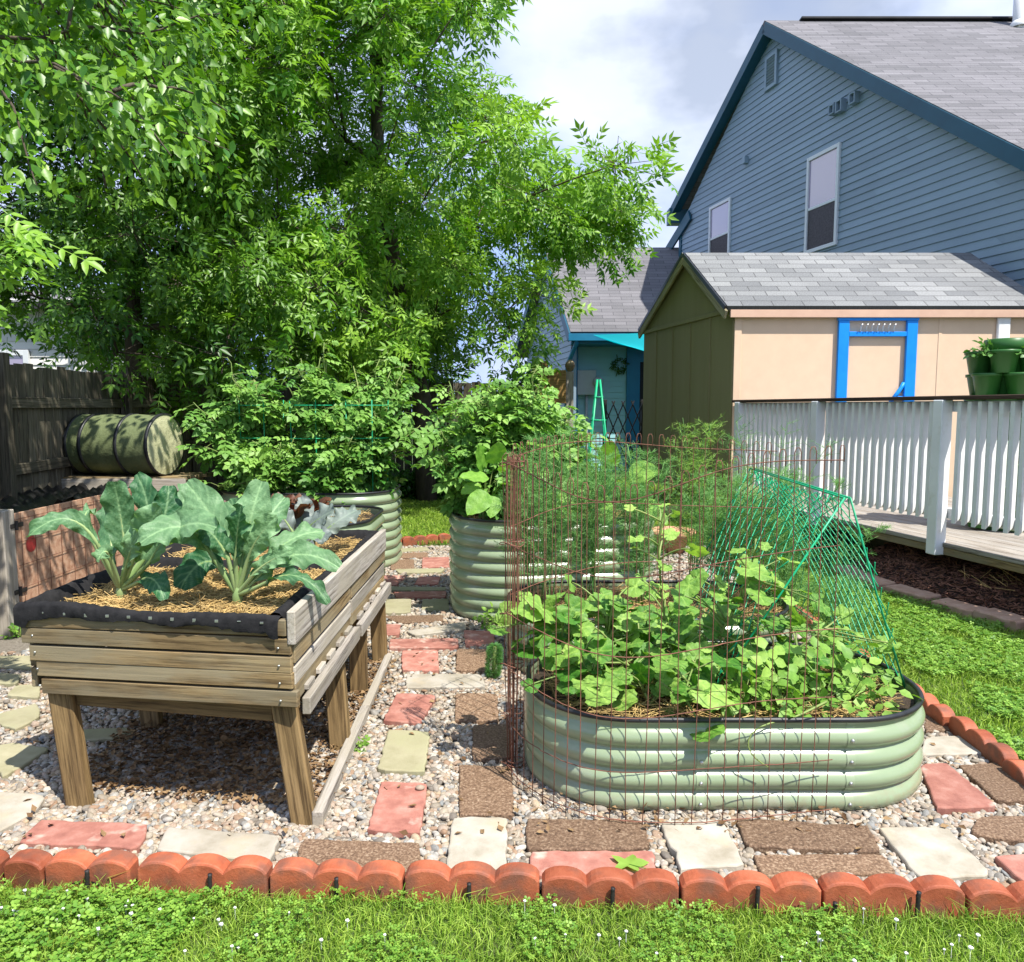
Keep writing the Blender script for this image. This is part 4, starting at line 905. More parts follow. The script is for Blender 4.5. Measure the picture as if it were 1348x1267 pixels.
for a in ((1098, 141, 1105, 136, 1105, 149, 1098, 154), (1107, 135, 1115, 130, 1115, 146, 1107, 151), (1125, 125, 1133, 120, 1133, 135, 1125, 140)): plate('vent_cap', [a[0:2], a[2:4], a[4:6], a[6:8]], .12, M['siding'], 3)
plate('vent_cap', [(982, 208), (986, 206), (986, 215), (982, 217)], .1, M['siding'])
# lower wing
YW = 17.0; G0 = at(751, 437, YW); R0 = at(716, 326, 20.3)
wg_ = Thing('house_wing', 'low grey-roofed house wing with aqua porch wall and blue gutter', 'house wing', (1.4, 17.4, 0))
rf = G(); roofquad(rf, (G0[0], YW, G0[2]), (6.4, YW, G0[2]), (6.4, 20.3, R0[2]), (R0[0], 20.3, R0[2]), .12); wg_.part('roof', rf, M['houseroof'])
bk = R0 + np.array([-.75, 3.3, -2.5]); rf = G(); roofquad(rf, (6.4, 23.6, bk[2]), (bk[0], 23.6, bk[2]), (R0[0], 20.3, R0[2]-.003), (6.4, 20.3, R0[2]-.003), .12); wg_.part('roof', rf, M['houseroof'])
uW = nrm(np.array([R0[0]-G0[0], 3.3, 0])); nW = np.array([-uW[1], uW[0], 0]); OW = np.array([G0[0]+.05, YW+.3, 0]); LW = 6.3
s_ = G(); clap(s_, OW, uW, nW, [(0, 0), (LW, 0), (LW, G0[2]-.1), (LW/2, R0[2]-.2), (0, G0[2]-.02)], .13, .016); wg_.part('gable_wall', s_, M['siding'])
s_ = G(); prism(s_, [OW - nW*.01 + uW*a + np.array([0, 0, b]) for a, b in ((0, 0), (LW, 0), (LW, G0[2]-.1), (LW/2, R0[2]-.2), (0, G0[2]-.02))], -nW*.1); wg_.part('wall_core', s_, M['siding'])
for a, b in ((G0 + np.array([0, 0, 0]), R0), (R0, bk)):
    s_ = G(); bar(s_, np.array([a[0]-.03, a[1], a[2]-.12]), np.array([b[0]-.03, b[1], b[2]-.12]), .04, .22); wg_.part('rake_board', s_, M['teal'])
s_ = G(); bx(s_, G0[0]-.05, 6.4, YW-.13, YW-.003, G0[2]-.2, G0[2]-.05); wg_.part('gutter', s_, M['bluetrim'])
s_ = G(); bx(s_, G0[0]+.02, 6.4, YW+.01, YW+.9, G0[2]-.26, G0[2]-.2); wg_.part('soffit', s_, M['bluetrim'])
s_ = G(); clap(s_, (1.48, 17.8, 0), np.array([1., 0, 0]), np.array([0, -1., 0]), [(0, 0), (1.12, 0), (1.12, 2.9), (0, 2.9)], .13, .016); wg_.part('porch_wall', s_, M['cyan_siding'])
s_ = G(); bx(s_, 1.36, 6.4, 17.83, 17.95, 0, 2.9); wg_.part('wall_core', s_, M['cyan_siding'])
s_ = G(); bx(s_, 1.33, 1.49, 17.62, 17.828, 0, 2.9); wg_.part('corner_post', s_, M['bluetrim'])
s_ = G(); bx(s_, 2.6, 2.9, 17.7, 17.829, 0, 2.9); wg_.part('door_trim', s_, M['bluetrim'])
s_ = G(); bx(s_, 2.9, 3.8, 17.74, 17.828, 0, 2.5); wg_.part('door', s_, M['dark'])
s_ = G(); bx(s_, 2.9, 6.4, 17.72, 17.828, 2.503, 2.9); wg_.part('door_header', s_, M['bluetrim'])
s_ = G(); p = at(762, 446, 16.95); tube(s_, [(p[0]-.05, 16.93, G0[2]-.15), (p[0]-.05, 16.95, p[2]-.1), (p[0]-.2, 17.3, p[2]-.5), (p[0]-.22, 17.5, p[2]-.7), (p[0]-.22, 17.55, .1)], .05, 8); wg_.part('downspout', s_, M['bluetrim'])
s_ = G(); a, b = at(760, 488, 17.68), at(784, 520, 17.68); bx(s_, a[0], b[0], 17.6, 17.78, b[2], a[2]); tube(s_, [(b[0]-.2, 17.7, b[2]), (b[0]-.2, 17.7, .1)], .03, 8); wg_.part('meter_box', s_, M['greybox'])
s_ = G(); a = at(787, 503, 17.6); lathe(s_, [(.0, .12), (.09, .11), (.11, .06), (.11, 0), (.12, -.1)], a, (0, -1, 0), 20); wg_.part('electric_meter', s_, M['greybox'])
s_ = G(); a = at(816, 481, 17.7)
for k in range(90):
    th = rng.random()*2*PI; r0 = .13 + rng.normal(0, .03); c = a + np.array([math.cos(th)*r0, rng.normal(0, .03), math.sin(th)*r0]); segs(s_, [c], [c + rng.normal(0, .05, 3)], .012)
single('door_wreath', s_, M['shrub'], 'round twig wreath hung on the aqua porch wall', 'wreath', a)
s_ = G(); p0, p1, p2 = at(781, 441, 16.5), at(866, 438, 16.2), at(866, 468, 15.8); nn_ = 12; V = []; F = []
mid_ = (p0+p1+p2)/3
for i in range(nn_+1):
    for j in range(nn_+1):
        u, v = i/nn_, j/nn_; p = p0*(1-u) + (p1*(1-v) + p2*v)*u; p = p + np.array([0, 0, -.10*math.sin(u*PI)*math.sin(v*PI)]); V.append(p)
V = np.array(V); V2 = V + np.array([0, 0, -.004]); F = [[i*13+j, i*13+j+1, (i+1)*13+j+1, (i+1)*13+j] for i in range(12) for j in range(12)]
s_.add(V, F, None, None, True); s_.add(V2, F, None, None, True)
single('shade_sail', s_, M['sail'], 'bright cyan shade sail stretched under the blue gutter', 'shade sail', p0)
# neighbour house on the left
nb = Thing('neighbour_house', 'white sided neighbour house glimpsed through leaves beyond the left fence', 'house', (-9.5, 14, 0))
s_ = G(); clap(s_, (-16, 14, 0), np.array([1., 0, 0]), np.array([0, -1., 0]), [(0, 0), (8.4, 0), (8.4, 3.4), (0, 3.4)], .14, .02); nb.part('front_wall', s_, M['sidingw'])
s_ = G(); bx(s_, -16, -7.6, 14.01, 20, 0, 3.4); nb.part('wall_core', s_, M['sidingw'])
rf = G(); roofquad(rf, (-16.3, 13.6, 3.3), (-7.3, 13.6, 3.3), (-7.3, 17, 4.0), (-16.3, 17, 4.0)); roofquad(rf, (-7.3, 20.4, 3.3), (-16.3, 20.4, 3.3), (-16.3, 17, 3.998), (-7.3, 17, 3.998)); nb.part('roof', rf, M['houseroof'])
for z0_, xx in ((1.2, -9.6), (1.2, -12.5)):
    s_ = G()
    for a in ((xx, xx+.1, z0_, z0_+1.3), (xx+.9, xx+1, z0_, z0_+1.3), (xx+.1, xx+.9, z0_+1.2, z0_+1.3), (xx+.1, xx+.9, z0_, z0_+.1), (xx+.1, xx+.9, z0_+.6, z0_+.66)): bx(s_, a[0], a[1], 13.92, 13.98, a[2], a[3])
    f = nb.part('window', s_, M['winframe']); s_ = G(); bx(s_, xx+.1, xx+.9, 13.95, 13.96, z0_+.1, z0_+1.2, .001); nb.sub(f, 'pane', s_, M['glass'])

# ================================================================== shed, deck, railing
SX, SY = 2.63, 9.3; uS = nrm(np.array([-.2, 1, 0])); nS = np.array([-uS[1], uS[0], 0]); SL = 2.95; XE = 6.15; ZB, ZE = .35, 2.66
def sg(t, z, o=0): return np.array([SX, SY, z]) + uS*t + nS*o
sh_ = Thing('garden_shed', 'small gabled shed with tan front, olive side and pale shingle roof', 'shed', (SX, SY, 0))
ap = 1.32; ZA = 3.5
s_ = G(); prism(s_, [sg(0, ZB), sg(SL, ZB), sg(SL, ZE+.02), sg(ap, ZA), sg(0, ZE+.0)], -nS*.08); sh_.part('side_wall', s_, M['olive'])
s_ = G()
for t_ in (.02, .62, 1.22, 1.82, 2.42): bar(s_, sg(t_, ZB+.01, .006), sg(t_, ZE-.05 if t_ < .1 else 2.62, .006), .035 if t_ < .1 else .006, .012, nS, .002)
bar(s_, sg(.0, 2.64, .012), sg(SL, 2.64, .012), .024, .05, (0, 0, 1), .003); sh_.part('batten', s_, M['olive'])
s_ = G(); bx(s_, SX+.08, XE, SY, SY+.08, ZB, ZE); sh_.part('front_wall', s_, M['tan'])
for xq in (3.85, 5.07):
    s_ = G(); bx(s_, xq-.02, xq+.02, SY-.0055, SY-.001, ZB, ZE-.02, .001); sh_.part('panel_seam', s_, M['tan'])
s_ = G(); bx(s_, SX+.0, SX+.085, SY-.018, SY-.002, ZB, ZE-.02); sh_.part('corner_trim', s_, M['tan'])
s_ = G(); a = at(1314, 408, SY-.03); bx(s_, a[0], a[0]+.15, SY-.05, SY-.003, ZB, ZE-.04, .02); sh_.part('corner_trim', s_, M['white'], 'white board at the right end of the tan front')
s_ = G(); bx(s_, XE-.08, XE, SY+.083, SY+2.8, ZB, ZE); bx(s_, SX-.4, XE-.083, SY+2.72, SY+2.8, ZB, ZE); sh_.part('back_wall', s_, M['tan'])
s_ = G()
for yy in (.1, 1.2, 2.3): bx(s_, SX-.1, XE, SY+yy+.2, SY+yy+.35, 0, ZB-.003)
sh_.part('skid', s_, M['oldwood'])
EV = at(962, 403, SY-.10); eL = at(958, 403, SY-.10); rL = at(902, 333, SY+ap*uS[1]); eR = np.array([6.32, SY-.10, EV[2]]); rR = np.array([6.12, rL[1], rL[2]])
bL = at(843, 434, SY + SL*uS[1] + .15)
rf = G(); roofquad(rf, eL, eR, rR, rL, .05); sh_.part('roof', rf, M['shedroof'])
rf = G(); roofquad(rf, (6.2, bL[1], bL[2]), bL, rL - np.array([0, 0, .002]), rR - np.array([0, 0, .002]), .05); sh_.part('roof', rf, M['shedroof'])
for a, b in ((eL, rL), (bL, rL)):
    s_ = G(); d_ = np.array([-.02, 0, -.1]); bar(s_, a + d_, b + d_, .03, .1, (0, 0, 1), .003); sh_.part('rake_board', s_, M['shedtrim'])
    s_ = G(); d_ = np.array([-.03, 0, -.02]); bar(s_, a + d_, b + d_, .02, .055, (0, 0, 1), .002); sh_.part('drip_edge', s_, M['rubber'])
s_ = G(); bx(s_, eL[0]+.04, 6.3, SY-.085, SY-.055, EV[2]-.13, EV[2]-.04); sh_.part('fascia', s_, M['fascia_tan'])
s_ = G(); bx(s_, eL[0]+.04, 6.3, SY-.055, SY-.002, EV[2]-.11, EV[2]-.09); sh_.part('soffit', s_, M['shedtrim'])
# deck
DA, DB = np.array([3.62, 5.1]), np.array([2.66, 9.25]); dd = nrm(DB-DA); dn = np.array([dd[1], -dd[0]]); DZ = .43
DA2 = DA - dd*2.6
dk = Thing('deck', 'weathered grey board deck beside the shed', 'deck', (DA[0], DA[1], 0)); s_ = G(); Ld = np.linalg.norm(DB-DA2)
for k in range(17):
    o = dn*(.07 + k*.145); a, b = DA2 + o, DB + o; b = b if b[1] < SY-.05 else b
    tt = min(1.0, (SY-.06 - a[1])/(b[1]-a[1])); b = a + (b-a)*tt; bar(s_, (a[0], a[1], DZ-.018), (b[0], b[1], DZ-.018), .139, .036, (0, 0, 1), .004)
dk.part('deck_boards', s_, M['deck'])
s_ = G(); a, b = DA2 + dn*.03, DB + dn*.03; bar(s_, (a[0], a[1], DZ-.068), (b[0], b[1], DZ-.068), .04, .06); dk.part('skirt_board', s_, M['oldwood'])
rl = Thing('deck_railing', 'white baluster railing with a dark brown cap along the deck', 'railing', (DA[0], DA[1], DZ))
RZ = 1.555
for tpos in (-1.6, 1.02, 2.62, 4.12):
    c = DA + dd*tpos - dn*.02; s_ = G(); cbox(s_, (c[0], c[1], (.33+RZ-.005)/2), (.05, .05, (RZ-.005-.33)/2), np.array([[dn[0], dd[0], 0], [dn[1], dd[1], 0], [0, 0, 1]]), .005); rl.part('post', s_, M['white'])
a, b = DA2, DB
s_ = G(); bar(s_, (a[0]+dn[0]*.03, a[1]+dn[1]*.03, RZ+.018), (b[0]+dn[0]*.03, b[1]+dn[1]*.03, RZ+.005), .17, .032, (0, 0, 1), .005); rl.part('cap_rail', s_, M['cap'])
for z in (RZ-.055, .66):
    s_ = G(); o = dn*.052; bar(s_, (a[0]+o[0], a[1]+o[1], z), (b[0]+o[0], b[1]+o[1], z), .036, .085, (0, 0, 1), .004); rl.part('rail', s_, M['white'])
proto = None; k = 0
Mb = np.array([[dn[0], dd[0], 0], [dn[1], dd[1], 0], [0, 0, 1]])
tpos = -2.3
while tpos < 4.1:
    if min(abs(tpos - q) for q in (-1.6, 1.02, 2.62, 4.12)) > .075:
        c = DA + dd*tpos + dn*.004; h = .018; zb, zt = .60, RZ-.02
        ob = None
        if proto is None:
            s_ = G(); hx = .028; R_ = [(-hx, -h), (hx, -h), (hx, h), (-hx, h)]
            V = [Mb @ np.array([x, y, 0]) + np.array([c[0], c[1], zb + (x+hx)*.9]) for x, y in R_] + [Mb @ np.array([x, y, 0]) + np.array([c[0], c[1], zt]) for x, y in R_]
            s_.add(V, [[3, 2, 1, 0], [4, 5, 6, 7], [0, 1, 5, 4], [1, 2, 6, 5], [2, 3, 7, 6], [3, 0, 4, 7]]); proto = rl.part('baluster', s_, M['white']); p0c = c
        else:
            ob = proto.copy(); COL.objects.link(ob); ob.parent = rl.o; ob.location = (c[0]-p0c[0], c[1]-p0c[1], 0)
    tpos += .0955
# blue frame in front of the shed
YF = SY - .033; bf = Thing('blue_frame', 'tall bright blue wooden frame standing against the tan shed', 'frame', (4.5, YF, DZ))
xl0, xl1 = at(1104, 420, YF)[0], at(1118, 420, YF)[0]; xr0, xr1 = at(1194, 420, YF)[0], at(1208, 420, YF)[0]; zt_ = at(1150, 411, YF)[2]; zb2 = at(1150, 437, YF)[2]
for a, b in ((xl0, xl1), (xr0, xr1)): s_ = G(); bx(s_, a, b, YF-.022, YF+.022, DZ, zt_-.1); bf.part('post', s_, M['blue'])
s_ = G(); bx(s_, xl0-.01, xr1+.01, YF-.026, YF+.026, zt_-.1, zt_); bf.part('top_beam', s_, M['blue'])
s_ = G(); bx(s_, xl1, xr0, YF-.018, YF+.018, zb2-.055, zb2+.0); bf.part('cross_bar', s_, M['blue'])
s_ = G(); bx(s_, xl1, xr0, YF-.018, YF+.018, DZ+.05, DZ+.12); bf.part('bottom_bar', s_, M['blue'])
for k in range(7):
    x = xl1 + .13 + k*.065; s_ = G(); zz = zb2; tube(s_, [(x, YF-.02, zz), (x, YF-.03, zz+.06), (x+.01, YF-.045, zz+.085), (x-.005, YF-.06, zz+.07)], .008, 6); bf.part('hook', s_, M['white'])
s_ = G(); tube(s_, [(xr0-.15, YF, 1.55), (xr0-.08, YF-.02, 1.66), (xr0-.03, YF, 1.72), (xr0, YF, 1.78)], .025, 6); tube(s_, [(xr0-.1, YF, 1.6), (xr0-.01, YF, 1.6)], .025, 6); bf.part('bracket', s_, M['blue'])
p = at(1180, 648, 8.6); bs_ = Thing('low_bench', 'low blue bench with a red base seen between the balusters', 'bench', (p[0], 8.6, DZ))
s_ = G(); bx(s_, p[0]-.45, p[0]+.42, 8.5, 8.8, DZ+.13, DZ+.24); bs_.part('seat', s_, M['blue'])
s_ = G(); bx(s_, p[0]-.1, p[0]+.4, 8.52, 8.78, DZ, DZ+.127); bs_.part('base', s_, M['red'])
# black lattice gate
lg = Thing('lattice_gate', 'black expanding lattice gate between the shed and the porch', 'gate', (1.9, 12.9, 0)); YG = 12.9; gx0, gx1 = at(796, 560, YG)[0], at(846, 560, YG)[0]; gz0, gz1 = .38, at(820, 528, YG)[2]
s_ = G(); w = .16
k = 0; xs = np.arange(gx0-.5, gx1+.5, w)
for x in xs:
    for sgn in (1, -1):
        u0, u1 = 0.0, 1.0; dx = sgn*(gz1-gz0)/2.4
        pa, pb_ = np.array([x, YG+.01*sgn, gz0]), np.array([x+dx, YG+.01*sgn, gz1])
        ta = [0, 1]
        for lim in (gx0, gx1):
            if abs(dx) > 1e-6: ta.append((lim-x)/dx)
        ta = sorted(v for v in ta if 0 <= v <= 1); best = None
        for v0, v1 in zip(ta[:-1], ta[1:]):
            xm = x + dx*(v0+v1)/2
            if gx0 <= xm <= gx1 and v1-v0 > .06: bar(s_, pa + (pb_-pa)*v0, pa + (pb_-pa)*v1, .018, .035, (0, 1, 0), .003)
lg.part('lattice', s_, M['black_metal'])
for x in (gx0, gx1): s_ = G(); bx(s_, x-.03, x+.03, YG-.03, YG+.03, 0, gz1+.02); lg.part('post', s_, M['black_metal'])
# green obelisk
ot = Thing('obelisk_trellis', 'thin green wire obelisk trellis rising before the aqua wall', 'trellis', (.98, 8.5, 0)); apx = at(788, 500, 8.5)
fr = G()
for dx, dy in ((-.14, -.14), (.14, -.14), (.14, .14), (-.14, .14)): tube(fr, [(apx[0]+dx, 8.5+dy, -.05), (apx[0]+dx*.75, 8.5+dy*.75, .9), (apx[0]+dx*.1, 8.5+dy*.1, apx[2])], .011, 6)
ot.part('leg_frame', fr, M['green_pvc']); fr = G()
for z, r_ in ((.5, .16), (.95, .13), (1.35, .085), (1.6, .05)): tube(fr, [(apx[0]+r_*math.cos(a), 8.5+r_*math.sin(a), z) for a in np.linspace(0, 2*PI, 13)[:-1]], .008, 5, True)
ot.part('ring_set', fr, M['green_pvc'])
# stacking planter tower
stx, sty = at(1330, 480, 6.7)[0], 6.75
tw = Thing('planter_tower', 'tower of stacked dark green plastic strawberry pots on the deck', 'planter tower', (stx, sty, DZ))
prof = [(0, 0), (.078, 0), (.083, .006), (.112, .165), (.124, .167), (.126, .19), (.118, .192), (.108, .17), (.09, .16), (0, .155)]
first = None
for lv in range(8):
    for k in range(5):
        a = k*2*PI/5 + (lv % 2)*PI/5 - .35; c = np.array([stx + .2*math.cos(a), sty + .2*math.sin(a), DZ + .02 + lv*.19])
        if first is None:
            s_ = G(); lathe(s_, prof, c, n=22); first = tw.part('pot', s_, M['green_pot']); fc_ = c
        else:
            ob = first.copy(); COL.objects.link(ob); ob.parent = tw.o; ob.location = c - fc_
s_ = G(); lathe(s_, [(.15, 0), (.15, 1.53), (.17, 1.535), (.18, 1.64), (.165, 1.645), (.0, 1.6)], (stx, sty, DZ), n=20); tw.part('core', s_, M['green_pot'])
# flat stones and saucer on the far lawn
for px, py, r_, lab in ((885, 676, .32, 'flat pale stone lying on the far lawn'), ):
    c = g(px, py); s_ = G(); slab(s_, [(c[0] + r_*1.6*math.cos(a)*(1+rng.normal(0, .06)), c[1] + r_*.8*math.sin(a)*(1+rng.normal(0, .06))) for a in np.linspace(0, 2*PI, 17)[:-1]], -.02, .07, .015)
    single('flat_stone', s_, M['edgestone'], lab, 'stone', (c[0], c[1], 0))
c = g(883, 728); s_ = G(); lathe(s_, [(0, 0), (.12, 0), (.19, .18), (.25, .2), (.25, .24), (.22, .24), (.17, .19), (0, .18)], c, n=28)
single('terracotta_bowl', s_, M['terra'], 'shallow terracotta bowl on the grass behind the wire fence', 'bowl', c)

# ================================================================== wire fencing and green trellis
wf = Thing('wire_fence', 'rusty loop-topped wire fencing bent round the front metal bed, part still rolled', 'wire fence', (.5, 2.7, 0))
def smooth_path(pts, n=200):
    P = np.array(pts, float)
    for _ in range(3):
        Q = [P[0]]
        for a, b in zip(P[:-1], P[1:]): Q += [a*.75+b*.25, a*.25+b*.75]
        Q.append(P[-1]); P = np.array(Q)
    L = np.r_[0, np.cumsum(np.linalg.norm(np.diff(P, axis=0), axis=1))]; s = np.linspace(0, L[-1], n); return np.stack([np.interp(s, L, P[:, i]) for i in range(2)], 1), s
def wire_panel(path, ztop, hz, step=.0575, zbot=.01, jit=.004, r=.0018):
    """path xy, ztop(u) height of top wire, hz fractions of horizontal wires"""
    P, s = smooth_path(path); L = s[-1]; s_ = G()
    f = lambda q: np.array([np.interp(q, s, P[:, 0]), np.interp(q, s, P[:, 1])])
    for j, h in enumerate(hz):
        k = 60; ph = rng.random()*6; pts = []
        for i in range(k):
            u = i/(k-1); xy = f(u*L); z = zbot + (ztop(u)-zbot)*h + (.008*math.sin(u*9+ph) if j else 0); pts.append((xy[0]+rng.normal(0, .0012), xy[1]+rng.normal(0, .0012), z))
        tube(s_, pts, r*1.12, 5)
    q = step*.5; i = 0
    while q < L-.01:
        u = q/L; xy = f(q); xy2 = f(min(L, q+step*.42)); zt = ztop(u); bend = rng.normal(0, .006); b2 = rng.normal(0, .006); pts = []
        for v in np.linspace(0, 1, 7): pts.append((xy[0] + bend*math.sin(v*PI), xy[1] + b2*math.sin(v*PI*2), zbot-.03 + (zt-zbot+.03)*v))
        m = (xy+xy2)/2; d = (xy2-xy)*.25
        pts += [(xy[0], xy[1], zt+.03), (m[0]-d[0], m[1]-d[1], zt+.046), (m[0]+d[0], m[1]+d[1], zt+.046), (xy2[0], xy2[1], zt+.03), (xy2[0], xy2[1], zt-.012)]
        tube(s_, pts, r, 5); q += step; i += 1
    return s_
hz = [.02, .17, .345, .53, .76, 1.0]
front = [(-.03, 3.08), (.05, 2.86), (.28, 2.64), (.62, 2.60), (.95, 2.66), (1.16, 2.70)]
wf.part('wire_panel', wire_panel(front, lambda u: 1.27 - .11*math.exp(-((u-.42)/.22)**2) + .05*u, hz), M['rust'])
back = [(-.01, 3.14), (.2, 3.5), (.5, 3.74), (.9, 3.8), (1.28, 3.74)]
wf.part('wire_panel', wire_panel(back, lambda u: 1.30 + .03*math.sin(u*4), [.02, .35, .55, .78, 1.0]), M['rust'])
rl_ = [(-.012 + (.02+.005*k/8)*math.cos(k*.9) + .014*(k % 3), 3.09 + (.022+.004*k/8)*math.sin(k*.9)) for k in range(12)]
s_ = G()
for j, (x, y) in enumerate(rl_):
    zt = 1.285 + rng.normal(0, .012); dxx = rng.normal(0, .004); tube(s_, [(x*.45+.0, y, -.02), (x*.8+dxx, y, .5), (x-dxx, y, .9), (x + rng.normal(0, .004), y, zt), (x+.008, y, zt+.018), (x+.018, y, zt+.01), (x+.02, y, zt-.03)], .0018, 5)
for z in (.03, .24, .45, .66, .95, 1.27):
    tube(s_, [(-.0 + .05*math.cos(a)*(1+.1*math.sin(3*a)), 3.09 + .04*math.sin(a), z + .01*math.sin(2*a)) for a in np.linspace(0, 2*PI, 15)[:-1]], .002, 5, True)
    tube(s_, [(.015 + .035*math.cos(a), 3.085 + .03*math.sin(a), z + .012) for a in np.linspace(0, 2*PI, 11)[:-1]], .002, 5, True)
wf.part('wire_roll', s_, M['rust'])
tr = Thing('net_trellis', 'bright green A-frame wire trellis over the right end of the front bed', 'trellis', (1.38, 3.6, .35))
Ra, Rb = np.array([1.36, 3.12, 1.13]), np.array([1.40, 4.5, 1.14]); 
for side, nm in ((1, 'right'), (-1, 'left')):
    la, lb = np.array([1.36 + (.29 if side > 0 else -.5), 3.16, .33]), np.array([1.40 + (.26 if side > 0 else -.45), 4.45, .33]); s_ = G()
    for p, q in ((Ra, la), (Rb, lb), (la, lb)): tube(s_, [p + np.array([.012*side, 0, 0]), (p+q)/2, q - (p-q)*.04], .0042, 6)
    tube(s_, [Ra + np.array([.012*side, 0, .0]), Rb + np.array([.012*side, 0, 0])], .0042, 6)
    def pp(u, v): return (Ra*(1-u) + Rb*u)*(1-v) + (la*(1-u) + lb*u)*v + np.array([.05*side, 0, .03])*math.sin(PI*v)*(.6+.4*math.sin(PI*u)) - np.array([0, 0, .025])*math.sin(PI*u)*(1-v)
    nl_ = 16 if side > 0 else 12
    for k in range(-7, nl_+1):
        for sgn in (1, -1):
            pts = []
            for v in np.linspace(0, 1, 15):
                u = k/nl_ + sgn*v*.55 + (0 if sgn > 0 else .06)
                if 0 <= u <= 1: pts.append(pp(u, v) + np.array([.004*side*sgn, 0, 0]))
            if len(pts) > 1: tube(s_, pts, .0024, 5)
    tr.part('net_panel', s_, M['green_pvc'])
# ================================================================== plants
L8 = np.array([(0, 0, 0), (-.3, .3, .07), (0, .33, 0), (.3, .3, .07), (-.26, .65, .05), (0, .66, -.02), (.26, .65, .05), (0, 1, -.1)])
L8F = [[0, 2, 1], [0, 3, 2], [1, 2, 5, 4], [2, 3, 6, 5], [4, 5, 7], [5, 6, 7]]
L4 = np.array([(0, 0, 0), (-.19, .42, .06), (0, 1, -.06), (.19, .42, .06)]); L4F = [[0, 2, 1], [0, 3, 2]]
def compound(pairs, ang, leaf, LT, LF, sx=1.0, droop=.25, term=1.0):
    """pinnate leaf along +y, length about 1"""
    V, F = [], []
    def put(c, a, sc__, dz):
        b = len(V); ca, sa = math.cos(a), math.sin(a)
        for x, y, z in LT:
            x *= sx; V.append((c[0] + (x*ca + y*sa)*sc__, c[1] + (-x*sa + y*ca)*sc__, c[2] + z*sc__ - y*sc__*dz))
        for f in LF: F.append([q + b for q in f])
    for i in range(pairs):
        u = .28 + .5*i/max(1, pairs-1) if pairs > 1 else .45
        for s in (-1, 1): put((0, u, -droop*u*u), s*ang, leaf*(1-.12*abs(i-pairs/2)), .25)
    put((0, .78, -droop*.6), 0, leaf*1.1*term, .35)
    b = len(V); V += [(-.012, 0, 0), (.012, 0, 0), (.008, .8, -droop*.64), (-.008, .8, -droop*.64)]; F.append([b, b+1, b+2, b+3])
    return np.array(V), F
ASH = compound(3, .95, .42, L4, L4F, 1.0)
ASH8 = compound(3, .95, .42, L8, L8F, .62)
TOM = compound(3, 1.0, .36, L8, L8F, 1.1, .4)
def leafset(Gm, T, pos, d, n, size, rnd): inst(Gm, T[0], T[1], frames(d, n), pos, size, np.clip(rnd, 0, 1))
def make_tree(name, label, trunk, polypx, Y0, dY, npuff, prad, nleaf, T, lsz, mat, extra=(), bias=(.35, -.3, .6), trunk_r=.13, mind=.42, group=None, forks=None):
    """trunk: list of 3D points; crown made of leaf puffs hung on limbs that grow from the trunk"""
    t = Thing(name, label, 'tree', (trunk[0][0], trunk[0][1], 0), group)
    A = np.array(polypx, float); C = []; tries = 0
    while len(C) < npuff and tries < 6000:
        tries += 1; q = rand_in(polypx, 1)[0]; Y = Y0 + rng.uniform(-1, 1)*dY; w = at(q[0], q[1], Y0); w = np.array([w[0], Y, w[2]])
        if all(np.linalg.norm(w-c) > mind for c in C): C.append(w)
    C += [np.array(e, float) for e in extra]; C = np.array(C)
    tr_ = G(); tp = np.array(trunk, float); tube(tr_, tp, np.linspace(trunk_r, trunk_r*.4, len(tp)), 10)
    L = np.r_[0, np.cumsum(np.linalg.norm(np.diff(tp, axis=0), axis=1))]
    F = lambda s: np.array([np.interp(s, L, tp[:, i]) for i in range(3)])
    nodes = [F(s) for s in np.linspace(L[-1]*.3, L[-1], 8)]; nd_r = list(np.linspace(trunk_r*.5, trunk_r*.3, 8))
    order = np.argsort([min(np.linalg.norm(c-q) for q in nodes) for c in C]); tw_ = G()
    for i in order:
        c = C[i]; j = int(np.argmin([np.linalg.norm(c-q) + .35*max(0, q[2]-c[2]+.2)*2 for q in nodes])); p = nodes[j]; r = max(.012, nd_r[j]*.76)
        m = (p+c)/2 + np.array([0, 0, .12*np.linalg.norm(c-p)]) + rng.normal(0, .05, 3); b = bez(p, m, c, 6); tube(tr_, b, np.linspace(r, r*.6, 6), 6)
        nodes.append(b[3]); nd_r.append(r*.85); nodes.append(c); nd_r.append(r*.65)
    K = len(C); cnt = rng.multinomial(nleaf, np.full(K, 1/K)); ci = np.repeat(np.arange(K), cnt); N = len(ci)
    rad = (prad*rng.uniform(.7, 1.3, K))[ci]; dr = nrm(rng.normal(0, 1, (N, 3))); rr = rng.random(N)**.45
    sq = np.array([1.15, 1.15, .8]); oc0 = nrm(C - C.mean(0) + rng.normal(0, 1.0, C.shape))[ci]; pos = C[ci] + dr*sq*(rad*rr)[:, None]*.85 + oc0*(rad*rng.normal(.05, .34, N))[:, None]
    ctr = C.mean(0); oc = nrm(C - ctr)[ci]; d = nrm(dr*.4 + oc*.45 + np.array([0, 0, -.08]) + rng.normal(0, .55, (N, 3))); n = nrm(np.array(bias)*1.0 + rng.normal(0, .42, (N, 3)))
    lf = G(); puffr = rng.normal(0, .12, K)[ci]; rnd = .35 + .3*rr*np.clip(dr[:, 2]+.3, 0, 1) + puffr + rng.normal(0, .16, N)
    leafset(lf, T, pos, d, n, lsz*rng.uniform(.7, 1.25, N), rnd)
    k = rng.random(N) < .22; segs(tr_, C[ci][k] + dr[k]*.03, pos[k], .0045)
    t.part('trunk', tr_, M['bark']); t.part('crown', lf, M[mat]); return t
